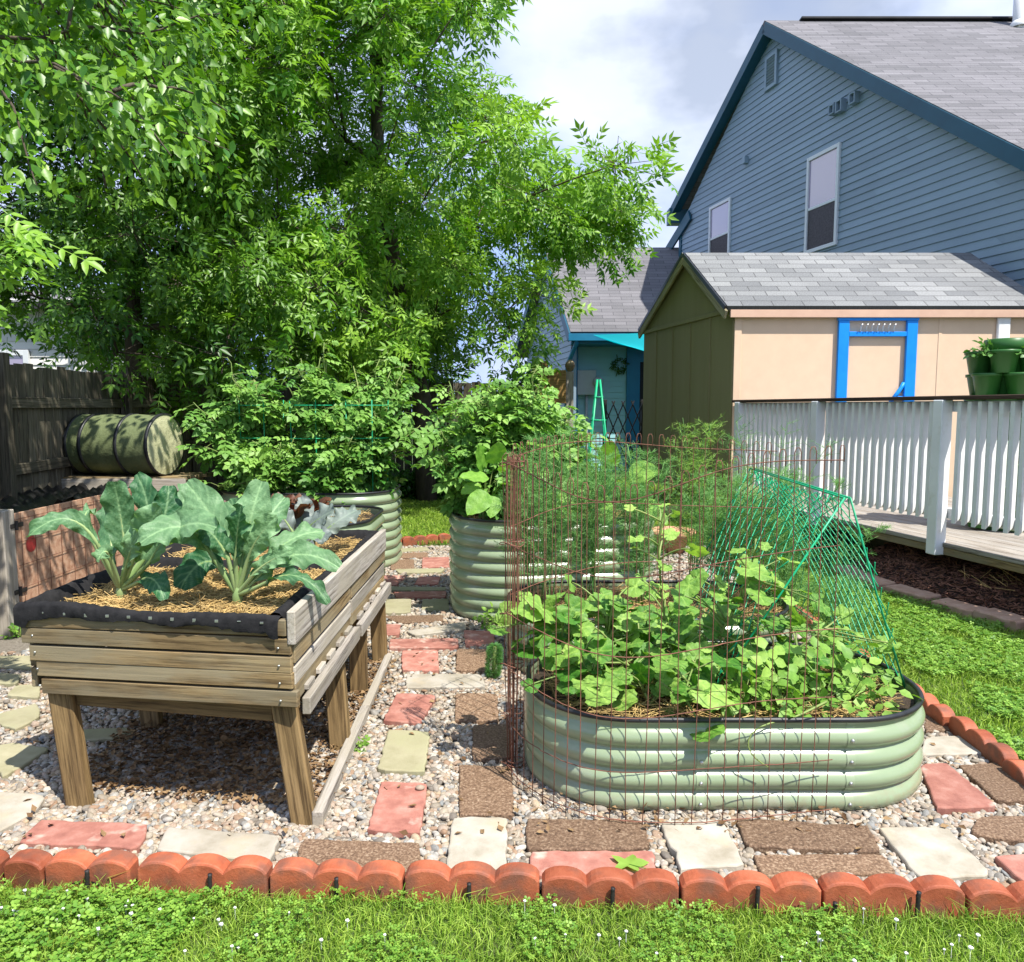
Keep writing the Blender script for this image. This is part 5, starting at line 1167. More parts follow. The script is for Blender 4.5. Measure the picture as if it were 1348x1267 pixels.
make_tree('ash_tree', 'big bright ash tree whose crown fills the sky above the tomatoes', [(-1.35, 12.2, 0), (-1.4, 12.15, 1.6), (-1.7, 11.8, 3.2), (-1.9, 11.4, 5.0), (-1.9, 11.2, 7.0)],
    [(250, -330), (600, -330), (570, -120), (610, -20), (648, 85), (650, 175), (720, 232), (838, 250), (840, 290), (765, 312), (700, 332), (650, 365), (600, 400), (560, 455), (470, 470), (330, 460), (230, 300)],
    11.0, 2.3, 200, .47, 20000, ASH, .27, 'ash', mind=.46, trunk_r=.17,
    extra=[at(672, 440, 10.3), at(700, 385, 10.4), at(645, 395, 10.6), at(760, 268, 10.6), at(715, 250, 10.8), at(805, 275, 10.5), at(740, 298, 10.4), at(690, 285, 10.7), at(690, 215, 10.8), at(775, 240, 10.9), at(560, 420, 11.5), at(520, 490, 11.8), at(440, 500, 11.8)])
make_tree('shade_tree', 'darker dense tree rising behind the left fence', [(-4.62, 9.6, 0), (-4.6, 9.55, 2.2), (-4.5, 9.4, 4), (-4.6, 9.3, 6)],
    [(-260, -260), (300, -260), (330, 100), (300, 240), (380, 330), (390, 440), (330, 500), (250, 515), (190, 470), (120, 470), (80, 440), (20, 400), (-260, 400)],
    8.9, 1.2, 150, .5, 11000, ASH, .25, 'ashdark', mind=.42, bias=(.3, -.25, .7))
make_tree('back_tree', 'shadowy tree filling the gap low behind the tomato clump', [(-3.3, 14.6, 0), (-3.3, 14.6, 1.5), (-3.1, 14.5, 3.2), (-3, 14.5, 5)],
    [(180, 330), (560, 330), (600, 420), (580, 500), (420, 530), (250, 530), (170, 470)], 14.3, .8, 70, .6, 5200, ASH, .3, 'ashdark', mind=.5)
# mulberry with boughs hanging into the picture at the upper left
ML = [(0, 0, 0)]; k = 9
for i in range(k+1):
    u = i/k; ML.append((-.3*math.sin(PI*min(1, u*1.02))**.8*(1-.3*u)*(1 + .13*(i % 2)), u*1.0 - .06*(i == 0), .1*math.sin(PI*u)))
mlL = ML[1:]; V = []; F = []
for i in range(k+1):
    x, y, z = mlL[i]; zc = -.05*math.sin(PI*y) - .12*y*y; V += [(x, y - .1*math.sin(PI*i/k), z + zc), (0, i/k, zc), (-x, y - .1*math.sin(PI*i/k), z + zc)]
for i in range(k): F += [[3*i, 3*i+1, 3*i+4, 3*i+3], [3*i+1, 3*i+2, 3*i+5, 3*i+4]]
MUL = (np.array(V), F)
mt = Thing('mulberry_tree', 'mulberry tree with large toothed leaves hanging in at the upper left', 'tree', (-3.45, 4.3, 0)); br = G(); lf = G()
tube(br, [(-3.45, 4.3, 0), (-3.42, 4.3, 1.5), (-3.3, 4.35, 2.8), (-3.1, 4.4, 4.0), (-2.9, 4.5, 5.2)], [.1, .085, .07, .05, .03], 10)
tw = [[(-60, 60, 4.3), (60, 85, 4.1), (150, 120, 4.0), (225, 200, 3.9)], [(-60, 60, 4.3), (90, 40, 4.4), (190, 40, 4.4), (290, 20, 4.5)], [(60, 85, 4.1), (170, 150, 4.2), (240, 180, 4.4), (305, 195, 4.5)], [(-60, 60, 4.3), (-10, 100, 4.1), (20, 150, 4.0), (50, 250, 3.9)], [(150, 120, 4.0), (230, 110, 4.4), (300, 150, 4.7)], [(90, 40, 4.4), (100, -20, 4.5), (210, -60, 4.7)], [(-60, 0, 4.6), (60, -30, 4.6), (180, -10, 4.8), (270, 30, 4.9)], [(20, 60, 4.2), (110, 130, 4.5), (200, 250, 4.9)]]
for w in tw:
    P = np.array([at(*p) for p in w]); Q, _ = None, None
    L = np.r_[0, np.cumsum(np.linalg.norm(np.diff(P, axis=0), axis=1))]; n = 40; s = np.linspace(0, L[-1], n); C = np.stack([np.interp(s, L, P[:, i]) for i in range(3)], 1)
    C[:, 2] += .02*np.sin(s*11); tube(br, C[::3], np.linspace(.012, .003, len(C[::3])), 6)
    N = int(L[-1]*135); ss = rng.uniform(.04, 1, N)*L[-1]; c = np.stack([np.interp(ss, s, C[:, i]) for i in range(3)], 1) + rng.normal(0, .07, (N, 3))
    tl = nrm(np.stack([np.interp(ss, s, np.gradient(C[:, i])) for i in range(3)], 1)); d = nrm(tl*.4 + rng.normal(0, .5, (N, 3)) + np.array([.15, -.2, -.55])); nn = nrm(np.array([.35, -.5, .75]) + rng.normal(0, .35, (N, 3)))
    leafset(lf, MUL, c, d, nn, rng.uniform(.045, .09, N), .45 + rng.normal(0, .28, N))
tube(br, [(-3.1, 4.4, 4.0), (-2.8, 4.3, 3.6), tuple(at(-60, 60, 4.3))], [.04, .03, .014], 8); tube(br, [(-3.1, 4.4, 4.0), (-2.9, 4.6, 3.9), tuple(at(-60, 0, 4.6))], [.03, .02, .014], 8)
# upper canopy that shades the fence corner
K = 52; C = np.c_[rng.uniform(-4.0, -2.05, K), rng.uniform(4.2, 7.4, K), rng.uniform(3.5, 5.5, K)]
for c in C: p = np.array([-2.95, 4.5, 4.8]) + rng.normal(0, .1, 3); tube(br, bez(p, (p+c)/2 + np.array([0, 0, .15]), c, 5), [.014, .012, .01, .008, .006], 5)
N = 5200; ci = rng.integers(0, K, N); dr = nrm(rng.normal(0, 1, (N, 3))); pos = C[ci] + dr*.42*(rng.random(N)**.4)[:, None]
leafset(lf, MUL, pos, nrm(dr*.6 + rng.normal(0, .5, (N, 3)) + np.array([0, 0, -.5])), nrm(np.array([.3, -.3, .8]) + rng.normal(0, .4, (N, 3))), rng.uniform(.06, .11, N), .35 + rng.normal(0, .22, N))
mt.part('trunk', br, M['bark']); mt.part('crown', lf, M['mulberry'])
# small ash sprig at the left frame edge belongs to a sapling
sp = Thing('ash_sapling', 'slim ash sapling whose pale leaflets poke in at the left frame edge', 'tree', (-3.3, 3.6, 0)); br = G(); lf = G()
e = [at(-40, 330, 3.3), at(-5, 310, 3.3), at(15, 325, 3.25), at(-10, 295, 3.4), at(-30, 360, 3.3), at(0, 340, 3.3)]
tube(br, [(-3.3, 3.6, 0), (-3.28, 3.55, 1.5), (-3.1, 3.5, 2.6)], [.03, .025, .012], 7)
for c in e: tube(br, bez((-3.25, 3.54, 1.7), (np.array([-3.2, 3.5, 2.2]) + c)/2, c, 6), np.linspace(.008, .003, 6), 5)
N = 34; ci = rng.integers(0, len(e), N); c = np.array(e)[ci] + rng.normal(0, .05, (N, 3)); leafset(lf, ASH8, c, nrm(np.array([.7, -.2, -.15]) + rng.normal(0, .35, (N, 3))), nrm(np.array([.2, -.5, .8]) + rng.normal(0, .25, (N, 3))), rng.uniform(.13, .2, N), .5 + rng.normal(0, .15, N))
sp.part('trunk', br, M['twig']); sp.part('crown', lf, M['ash'])
# shrubs near the back fence
def bush(name, label, c, r, N, mat, sz, T=(L8, L8F), stems=8, cat='shrub', group=None):
    t = Thing(name, label, cat, (c[0], c[1], 0), group); lf = G(); st = G(); dr = nrm(rng.normal(0, 1, (N, 3))); dr[:, 2] = np.abs(dr[:, 2])
    bump_ = 1 + .22*np.sin(dr[:, 0]*7 + c[0])*np.sin(dr[:, 1]*6 + 2)*np.cos(dr[:, 2]*5); rr = rng.random(N)**.4
    pos = np.array([c[0], c[1], 0.03]) + dr*np.array(r)*(rr*bump_)[:, None]
    leafset(lf, T, pos, nrm(dr + rng.normal(0, .5, (N, 3))), nrm(np.array([.25, -.35, .8]) + rng.normal(0, .4, (N, 3))), sz*rng.uniform(.7, 1.3, N), .4 + .3*rr*dr[:, 2] + rng.normal(0, .18, N))
    for k in range(stems):
        q = dr[k]*np.array(r)*.8; tube(st, bez((c[0], c[1], 0), (c[0]+q[0]*.3, c[1]+q[1]*.3, q[2]*.6), (c[0]+q[0], c[1]+q[1], q[2]+.03), 5), np.linspace(.012, .005, 5), 5)
    t.part('stem', st, M['twig']); t.part('foliage', lf, M[mat])
bush('shrub', 'low dark shrub at the end of the back lawn strip', (-1.75, 12.6), (.8, .45, .42), 1500, 'shrub', .09)
bush('shrub', 'dark evergreen shrub beside the sunlit cedar panel', (.15, 12.5), (.55, .45, 2.15), 2600, 'shrub', .1)
bush('shrub', 'leafy low shrub left of the dark tree foot', (-2.9, 12.5), (.7, .45, .6), 1400, 'shrub', .09)
bush('shrub', 'leafy weed clump under the tall left metal bed edge', (-.9, 12.55), (.5, .4, .5), 900, 'shrub', .08)

# ---- tomatoes
def tomato(label, base, top, spread, nst, nl, sz=.2, yw=.0, droopers=()):
    base = np.array(base, float); t = Thing('tomato_plant', label, 'tomato plant', base, 'tomato plants in the tall beds'); st = G(); lf = G(); LP, LD = [], []
    ends = [np.array([rng.normal(0, spread[0]*.55), rng.normal(0, spread[1]*.55), top*rng.uniform(.6, 1.05)]) for _ in range(nst)] + [np.array(q) - base for q in droopers]
    for e in ends:
        m = np.array([e[0]*.3, e[1]*.3, max(e[2]*.62, top*.35)]); b = bez(base, base+m, base+e, 12) + np.r_[np.zeros((1, 3)), rng.normal(0, .012, (11, 3))]
        tube(st, b, np.linspace(.009, .004, 12), 6); k = max(8, nl//nst); u = rng.uniform(.12, 1, k); s = np.linspace(0, 1, 12)
        c = np.stack([np.interp(u, s, b[:, i]) for i in range(3)], 1); a = rng.random(k)*2*PI; dd_ = np.c_[np.cos(a), np.sin(a), rng.uniform(-.45, .4, k)]; LP.append(c); LD.append(nrm(dd_))
    P = np.concatenate(LP); D = np.concatenate(LD); N = len(P); s = sz*rng.uniform(.65, 1.25, N); s *= np.where(P[:, 2] > base[2] + top*.85, .75, 1)
    off = D*rng.uniform(.0, .16, N)[:, None]*[spread[0]*2.2, spread[1]*2.2, .7]; segs(st, P, P+off, .003); P = P+off
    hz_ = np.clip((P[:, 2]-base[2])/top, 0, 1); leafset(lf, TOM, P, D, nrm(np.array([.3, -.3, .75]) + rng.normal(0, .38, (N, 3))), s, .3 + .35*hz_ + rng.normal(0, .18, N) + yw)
    # side shoots and small yellow trusses
    t.part('stem', st, M['tomatostem']); t.part('foliage', lf, M['tomato']); return t
def cage(c, r, h, label):
    t = Thing('tomato_cage', label, 'plant cage', c, 'green cages round the tomatoes'); s_ = G(); c = np.array(c)
    for k in range(4): a = k*PI/2 + .4; tube(s_, [c + np.array([r*.9*math.cos(a), r*.9*math.sin(a), -.05]), c + np.array([r*math.cos(a), r*math.sin(a), h])], .005, 5)
    for z in (.25, .55, .85):
        if z < h: tube(s_, [c + np.array([r*math.cos(a), r*math.sin(a), z]) for a in np.linspace(0, 2*PI, 17)[:-1]], .004, 5, True)
    t.part('cage_wire', s_, M['green_pvc'])
zb = .66
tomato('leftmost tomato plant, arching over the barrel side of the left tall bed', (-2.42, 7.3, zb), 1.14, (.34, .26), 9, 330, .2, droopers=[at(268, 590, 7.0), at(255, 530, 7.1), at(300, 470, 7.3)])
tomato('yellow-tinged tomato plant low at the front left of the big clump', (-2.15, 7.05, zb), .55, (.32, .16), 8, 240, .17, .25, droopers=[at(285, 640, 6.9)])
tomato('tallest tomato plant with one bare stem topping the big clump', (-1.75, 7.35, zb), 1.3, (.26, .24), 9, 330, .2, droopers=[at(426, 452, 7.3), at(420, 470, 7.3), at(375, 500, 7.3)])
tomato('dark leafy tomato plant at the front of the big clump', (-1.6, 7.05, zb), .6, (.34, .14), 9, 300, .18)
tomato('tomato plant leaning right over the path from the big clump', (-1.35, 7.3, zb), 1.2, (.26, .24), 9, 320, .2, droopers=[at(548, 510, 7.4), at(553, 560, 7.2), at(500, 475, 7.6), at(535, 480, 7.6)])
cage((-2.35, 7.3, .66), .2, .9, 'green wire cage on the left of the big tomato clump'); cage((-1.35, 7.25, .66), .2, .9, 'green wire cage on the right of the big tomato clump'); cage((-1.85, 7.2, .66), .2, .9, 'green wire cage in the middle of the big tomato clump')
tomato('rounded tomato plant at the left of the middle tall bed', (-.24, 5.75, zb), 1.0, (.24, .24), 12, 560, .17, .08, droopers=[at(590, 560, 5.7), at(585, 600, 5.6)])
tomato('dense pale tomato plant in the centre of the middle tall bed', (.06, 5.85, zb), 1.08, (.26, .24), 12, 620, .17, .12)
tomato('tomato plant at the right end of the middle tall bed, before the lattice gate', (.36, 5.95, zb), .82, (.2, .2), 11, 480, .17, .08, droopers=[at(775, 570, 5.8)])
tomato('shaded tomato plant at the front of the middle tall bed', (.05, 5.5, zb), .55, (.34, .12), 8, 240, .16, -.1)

# ---- broad leaves
def roundleaf(lobes=5, depth=.14, n=30, cup=.12):
    V = [(0, 0, 0)]; R = []
    for ring, q in ((1, .5), (2, 1.0)):
        for i in range(n):
            a = 2*PI*i/n; r = .5*(1 - depth*(.5 - .5*math.cos(lobes*(a))) ) * (1 - .55*math.exp(-((a-PI)/.34)**2)) * (1 + .03*(i % 2)*(ring == 2))
            x, y = r*q*math.sin(a), r*q*math.cos(a); z = cup*(q*q) + (.03*math.sin(a*lobes) + .02*math.cos(a*3))*q - .05*abs(math.sin(a*lobes/2))*q
            V.append((x, y + .25, z if ring == 1 else z - .02))
    V[0] = (0, .25, 0); F = [[0, 1+(i+1) % n, 1+i] for i in range(n)] + [[1+i, 1+(i+1) % n, 1+n+(i+1) % n, 1+n+i] for i in range(n)]
    T = np.array(V); return T, F, np.r_[.35, np.tile([0, .1], n//2), np.full(n, -.05)]
def palmate(n=50, serr=.05, pleat=.07, cup=.06):
    """five-lobed crinkled leaf: rings with palmate veins, notch at the stalk"""
    V = [(0, .22, 0)]; R = [.4]; rings = [.25, .5, .75, 1.0]
    for q in rings:
        for i in range(n):
            a = 2*PI*i/n; r = .5*(1 - .13*(.5-.5*math.cos(5*a)))*(1 - .6*math.exp(-((a-PI)/.28)**2))*(1 + .16*math.exp(-(min(a, 2*PI-a)/.4)**2))
            if q == 1.0: r *= 1 + serr*(1 if i % 3 == 0 else -.4)
            vein = abs(math.cos(2.5*a)); z = cup*q*q - pleat*q*(1-vein)*.6 + .05*q*q*math.sin(3*a+1) - .06*q**3 + .025*math.sin(q*14 + 5*a)*q
            V.append((r*q*math.sin(a), r*q*math.cos(a) + .22, z)); R.append((.3 if vein > .97 else (.0 if vein > .7 else -.08))*(1.1-q*.5) + .04*math.sin(q*20+a*7))
    F = [[0, 1+(i+1) % n, 1+i] for i in range(n)]
    for k in range(3): F += [[1+k*n+i, 1+k*n+(i+1) % n, 1+(k+1)*n+(i+1) % n, 1+(k+1)*n+i] for i in range(n)]
    return np.array(V), F, np.array(R)
CUK = palmate()
def ovate():
    V, R, F = [], [], []; k = 10; m = 7
    for i in range(k+1):
        u = i/k; w = .42*(math.sin(PI*min(1, u*.93+.07)**.72))**.7*(1 if i % 2 else .96)
        for j in range(m):
            v = 2*j/(m-1)-1; V.append((w*v, u - .06*(1-abs(v))*(u < .1), -.1*v*v*w*2 - .14*u*u + .09*abs(v) + .025*math.sin(u*18)*abs(v))); R.append(.25 if j == 3 else (.1 if (i+abs(j-3)) % 2 else -.04))
    for i in range(k):
        for j in range(m-1): F.append([i*m+j, i*m+j+1, (i+1)*m+j+1, (i+1)*m+j])
    return np.array(V), F, np.array(R)
SQ = ovate()
def broad_plant(name, label, cat, base, leaves, mat, T, stemmat='tomatostem', group=None, vine=None):
    """leaves: (position, direction, size, rnd)"""
    t = Thing(name, label, cat, base, group); st = G(); lf = G(); P = np.array([l[0] for l in leaves]); D = nrm(np.array([l[1] for l in leaves])); S_ = np.array([l[2] for l in leaves]); R_ = np.array([l[3] for l in leaves]); N = len(P)
    n = nrm(np.array([.25, -.4, .8]) + rng.normal(0, .42, (N, 3))); inst(lf, T[0], T[1], frames(D, n), P, S_, np.clip(R_, 0, 1), True, T[2] if len(T) > 2 else None)
    b = np.array(base, float); vp = np.array(vine) if vine is not None else None
    if vp is not None: tube(st, vp, np.linspace(.006, .003, len(vp)), 6)
    for k in range(N):
        q = b if vp is None else vp[int(np.argmin(np.linalg.norm(vp-P[k]+np.array([0, 0, .08]), axis=1)))]
        m = (q+P[k])/2 + np.array([0, 0, .35*max(0.02, P[k][2]-q[2])]) + rng.normal(0, .01, 3); tube(st, bez(q, m, P[k], 6), np.linspace(.0045, .0028, 6), 5)
    t.part('stem', st, M[stemmat]); t.part('foliage', lf, M[mat]); return t
def cuke(label, base, vine, n, spread, zr, sz=(.09, .16), shift=0):
    V = smooth3(vine); P = []; 
    for _ in range(n):
        c = V[rng.integers(2, len(V))]; off = rng.normal(0, 1, 3)*np.array([spread, spread*.7, 0]); z = c[2] + rng.uniform(*zr); a = rng.normal(-.9, 1.1) if True else 0
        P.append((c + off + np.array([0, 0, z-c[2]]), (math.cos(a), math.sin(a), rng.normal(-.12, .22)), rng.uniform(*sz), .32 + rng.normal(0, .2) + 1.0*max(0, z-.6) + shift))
    return broad_plant('cucumber_plant', label, 'cucumber plant', base, P, 'cuke', CUK, group='cucumber plants in the front bed', vine=V)
def smooth3(p, n=24):
    P = np.array(p, float); L = np.r_[0, np.cumsum(np.linalg.norm(np.diff(P, axis=0), axis=1))]; s = np.linspace(0, L[-1], n); Q = np.stack([np.interp(s, L, P[:, i]) for i in range(3)], 1)
    for _ in range(3): Q[1:-1] = (Q[:-2] + Q[1:-1]*2 + Q[2:])/4
    return Q
z3 = .32
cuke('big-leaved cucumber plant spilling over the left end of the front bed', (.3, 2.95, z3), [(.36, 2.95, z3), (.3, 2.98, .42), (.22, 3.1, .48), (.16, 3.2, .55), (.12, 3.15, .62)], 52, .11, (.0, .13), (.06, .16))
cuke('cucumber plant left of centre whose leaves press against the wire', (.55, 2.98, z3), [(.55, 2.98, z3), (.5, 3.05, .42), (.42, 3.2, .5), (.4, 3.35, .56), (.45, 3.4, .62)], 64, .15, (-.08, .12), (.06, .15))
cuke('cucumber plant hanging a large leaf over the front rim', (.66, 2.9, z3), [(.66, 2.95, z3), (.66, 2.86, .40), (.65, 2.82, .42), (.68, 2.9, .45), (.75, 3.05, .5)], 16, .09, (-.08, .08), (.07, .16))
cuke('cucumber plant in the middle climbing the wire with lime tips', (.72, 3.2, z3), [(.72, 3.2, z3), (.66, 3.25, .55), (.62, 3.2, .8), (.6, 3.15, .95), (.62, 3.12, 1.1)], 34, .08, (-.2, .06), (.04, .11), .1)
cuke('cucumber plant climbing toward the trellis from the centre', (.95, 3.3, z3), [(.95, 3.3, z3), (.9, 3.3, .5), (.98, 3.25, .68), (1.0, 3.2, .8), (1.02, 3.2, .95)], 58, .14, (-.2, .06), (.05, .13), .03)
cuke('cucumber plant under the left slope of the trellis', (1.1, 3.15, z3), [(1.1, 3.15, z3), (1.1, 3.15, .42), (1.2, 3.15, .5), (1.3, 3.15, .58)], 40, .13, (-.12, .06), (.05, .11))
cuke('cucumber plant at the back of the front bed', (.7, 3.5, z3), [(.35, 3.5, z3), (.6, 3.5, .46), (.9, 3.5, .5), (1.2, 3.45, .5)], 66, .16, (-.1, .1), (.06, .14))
BEAN = compound(1, 1.25, .55, L8, L8F, 1.35, .2)
def smallbush(name, label, cat, c, z0, r, N, sz, mat, T, grp=None):
    t = Thing(name, label, cat, (c[0], c[1], z0), grp); lf = G(); st = G(); dr = nrm(rng.normal(0, 1, (N, 3))); dr[:, 2] = np.abs(dr[:, 2])*.9+.1; rr = rng.random(N)**.45; b = np.array([c[0], c[1], z0])
    pos = b + dr*np.array(r)*rr[:, None]; leafset(lf, T, pos, nrm(dr*[1, 1, .4] + rng.normal(0, .3, (N, 3))), nrm(np.array([.2, -.35, .85]) + rng.normal(0, .3, (N, 3))), sz*rng.uniform(.7, 1.25, N), .5 + rng.normal(0, .2, N))
    k = min(N, 40); segs(st, np.repeat(b[None], k, 0) + rng.normal(0, .008, (k, 3)), pos[:k], .0025); t.part('stem', st, M['tomatostem']); t.part('foliage', lf, M[mat])
for i, (x, y, r, lab) in enumerate([(1.2, 2.95, .17, 'low bean plant at the foot of the trellis by the front rim'), (1.38, 3.05, .16, 'bean plant under the trellis at the right end of the bed'), (1.05, 2.92, .13, 'small bean plant beside the straw in the front bed'), (1.45, 3.3, .16, 'bean plant at the back right corner of the front bed'), (.9, 2.95, .12, 'young bean plant right of the hanging leaf')]):
    smallbush('bean_plant', lab, 'bean plant', (x, y), z3, (r, r, .17), 34, .085, 'bean', BEAN, 'bean plants in the front bed')
s_ = G(); p = [(1.2, 2.86, .38), (1.05, 2.77, .355), (.9, 2.72, .345), (.84, 2.70, .30), (.86, 2.69, .24), (.93, 2.69, .2)]; tube(s_, smooth3(p, 20), np.linspace(.005, .002, 20), 6)
single('vine_tendril', s_, M['tomatostem'], 'pale vine tendril trailing over the rim of the front bed', 'vine', p[0])
# squash with big leaves on the middle tall bed
def bigleaves(label, base, pts, group='broad-leaved squash plants'):
    L = []
    for px, py, Y, sz, dx, dz in pts: L.append((at(px, py, Y), (dx, -.45, dz), sz, .5 + rng.normal(0, .15)))
    return broad_plant('squash_plant', label, 'squash plant', base, L, 'squash', SQ, group=group)
bigleaves('squash plant with broad leaves drooping over the near left rim of the middle tall bed', (-.2, 5.42, .68), [(640, 650, 5.2, .2, -.6, -.6), (640, 628, 5.3, .2, -.8, .1), (640, 615, 5.4, .2, -.3, .7), (652, 610, 5.4, .19, .1, .8), (636, 645, 5.35, .14, .3, -.2), (660, 640, 5.3, .17, .6, .1), (650, 655, 5.2, .15, -.1, -.7), (630, 638, 5.4, .15, -.7, -.3), (662, 622, 5.35, .16, .4, .5)])
bigleaves('squash plant with upright leaves at the right of the middle tall bed', (.72, 5.45, .68), [(800, 612, 5.3, .2, .1, .9), (830, 622, 5.2, .2, .9, .1), (770, 640, 5.3, .26, -.5, -.2), (850, 660, 5.25, .22, .6, -.6), (725, 590, 5.5, .22, -.6, .2), (790, 650, 5.2, .22, .2, -.5), (700, 600, 5.5, .2, -.3, .3), (745, 655, 5.25, .2, .1, -.4)])

# ---- feathery plants
def fern(label, base, top, spread, nst, nbr, nn, mat, nl=.028, rz=None, group='feathery plants', cat='feathery plant'):
    base = np.array(base, float); t = Thing('feathery_plant', label, cat, base, group); st = G(); lf = G(); PP, DD = [], []
    for _ in range(nst):
        e = np.array([rng.normal(0, spread), rng.normal(0, spread*.7), top*rng.uniform(.7, 1.05)]); b = bez(base + rng.normal(0, .02, 3)*[1, 1, 0], base + e*[.35, .35, .7], base+e, 10); tube(st, b, np.linspace(.004, .0015, 10), 5)
        u = rng.uniform(.18, 1, nbr); s = np.linspace(0, 1, 10); c = np.stack([np.interp(u, s, b[:, i]) for i in range(3)], 1); a = rng.random(nbr)*2*PI; l = (.05 + .16*(1-u)**.7)*rng.uniform(.7, 1.3, nbr)*top/.9
        d = np.c_[np.cos(a), np.sin(a), rng.uniform(.1, .9, nbr)]; d = nrm(d); q = c + d*l[:, None]; segs(st, c, q, .0011)
        w = rng.random((nbr, nn, 1)); P = (c[:, None]*(1-w) + q[:, None]*w).reshape(-1, 3); PP.append(P); DD.append(nrm(np.repeat(d, nn, 0)*.6 + rng.normal(0, .6, (nbr*nn, 3))))
    P = np.concatenate(PP); D = np.concatenate(DD); N = len(P); inst(lf, np.array([(-.03, 0, 0), (.03, 0, 0), (.02, 1, 0), (-.02, 1, 0)]), [[0, 1, 2, 3]], frames(D, rng.normal(0, 1, (N, 3))), P, nl*rng.uniform(.6, 1.3, N), rng.random(N), False)
    t.part('stem', st, M['fern']); t.part('foliage', lf, M[mat]); return t
fern('feathery fronds rising at the left end of the second low bed', (.2, 4.35, .32), 1.0, .15, 8, 46, 40, 'fern')
fern('dense feathery clump in the middle of the second low bed', (.48, 4.5, .32), 1.02, .16, 9, 46, 40, 'fern')
fern('feathery clump left of the terracotta bowl', (.78, 4.55, .32), .95, .16, 8, 46, 40, 'fern')
fern('feathery fronds nearest the rolled wire', (.1, 4.6, .32), .9, .12, 7, 46, 40, 'fern')
fern('misty green asparagus filling the inside of the trellis', (1.25, 4.5, .32), .8, .17, 13, 40, 30, 'fern')
fern('soft asparagus spreading behind the right slope of the trellis', (1.62, 4.5, .1), 1.0, .24, 15, 42, 30, 'fern')
fern('low misty asparagus sprawling beyond the right foot of the trellis', (1.72, 3.95, 0), .6, .12, 10, 36, 26, 'fern')
fern('thin asparagus plumes reaching up before the white railing', (1.75, 5.3, 0), 1.45, .18, 6, 30, 22, 'fern')
fern('upright pale asparagus spears before the olive shed wall', (1.4, 5.9, 0), 1.42, .12, 9, 34, 20, 'fernbright', .035)
fern('shorter pale asparagus beside the spears', (1.62, 5.8, 0), 1.1, .14, 7, 30, 20, 'fernbright', .035)
# fuzzy column
c = g(649, 893); t = Thing('fuzzy_plant', 'small fuzzy dark green cylinder-shaped plant beside the worn brown paver', 'plant', c); lf = G(); N = 4200
a = rng.random(N)*2*PI; z = rng.random(N); r_ = .03*np.sqrt(np.clip(1-(2*z-1)**6, .1, 1)); P = c + np.c_[r_*np.cos(a)+ .012*z, r_*np.sin(a), z*.19]; D = nrm(np.c_[np.cos(a), np.sin(a), rng.uniform(-.1, .9, N)])
inst(lf, np.array([(-.04, 0, 0), (.04, 0, 0), (.02, 1, 0), (-.02, 1, 0)]), [[0, 1, 2, 3]], frames(D, rng.normal(0, 1, (N, 3))), P, rng.uniform(.012, .025, N), rng.random(N)*.5, False); t.part('foliage', lf, M['fern']); s_ = G(); tube(s_, [c, c + np.array([.012, 0, .18])], .012, 6); t.part('stem', s_, M['tomatostem'])

# ---- collards in the wooden planter
def blade(Gm, p0, p1, p2, Wd, up, wave=.02, nu=34, nv=19, rnd0=.5, lob=.0, fold=.25):
    C = bez(p0, p1, p2, nu); V = []; R = []; ph = rng.random(6)*6.3; T = np.gradient(C, axis=0); up = np.array(up, float); k1, k2 = rng.uniform(11, 16), rng.uniform(22, 30)
    for i in range(nu):
        u = i/(nu-1); y = nrm(T[i]); x = nrm(np.cross(y, up)); z = np.cross(x, y); w = Wd*1.06*(math.sin(PI*min(1, (u*.93+.03))**1.12)**.58)*(1 + .035*math.sin(u*19+ph[0]))
        for j in range(nv):
            v = 2*j/(nv-1)-1; e = abs(v)**2.5; s_ = 1 if v > 0 else 0; q = u*7.5 - abs(v)*1.6; fr = q - math.floor(q); vein = math.exp(-((fr-.5)/.13)**2)*(1-.35*abs(v))
            wz = wave*e*(math.sin(u*k1+ph[1]+s_*2) + .7*math.sin(u*k2+ph[2+s_])) + fold*Wd*abs(v)*.5 - .3*Wd*e*fold + .05*Wd*(math.sin(PI*fr)-.6)*min(1, abs(v)*2.5)*(1-.3*e) + rng.normal(0, .0009)
            V.append(C[i] + x*v*w*(1 + .03*math.sin(u*29+ph[2]+v)) + y*abs(v)*w*.12 + z*wz); R.append(rnd0*.8 + .75*math.exp(-(v/.07)**2)*(1-.4*u) + .28*vein + rng.normal(0, .03))
    Gm.add(V, [[i*nv+j, i*nv+j+1, (i+1)*nv+j+1, (i+1)*nv+j] for i in range(nu-1) for j in range(nv-1)], np.clip(R, 0, 1), None, True)
def collard(label, base, leaves, mat='collard', name='collard_plant'):
    b = np.array(base, float); t = Thing(name, label, 'vegetable plant', b); s_ = G(); tube(s_, [b - np.array([0, 0, .03]), b + np.array([.0, 0, .05]), b + np.array([.01, 0, .1])], [.016, .02, .017], 9)
    for L in leaves:
        (a0, a1, a2, W_, up, r0) = L; a0, a1, a2 = [np.array(at(*q)) for q in (a0, a1, a2)]; m = (b + np.array([0, 0, .08]) + a0)/2 + np.array([0, 0, -.015])
        pt_ = bez(b + np.array([0, 0, .06]), m, a0, 8); mid_ = bez(a0, a1, a2, 9); tube(s_, np.concatenate([pt_, mid_[1:7] - np.array(nrm(up))*.004]), np.concatenate([np.linspace(.012, .0075, 8), np.linspace(.007, .002, 6)]), 7)
        lg_ = G(); blade(lg_, a0, a1, a2, W_*.9, up, .015, rnd0=r0); t.part('leaf', lg_, M[mat])
    t.part('stem', s_, M['collardstem']); return t
b1 = at(160, 795, 3.05); b2 = at(313, 803, 2.93)
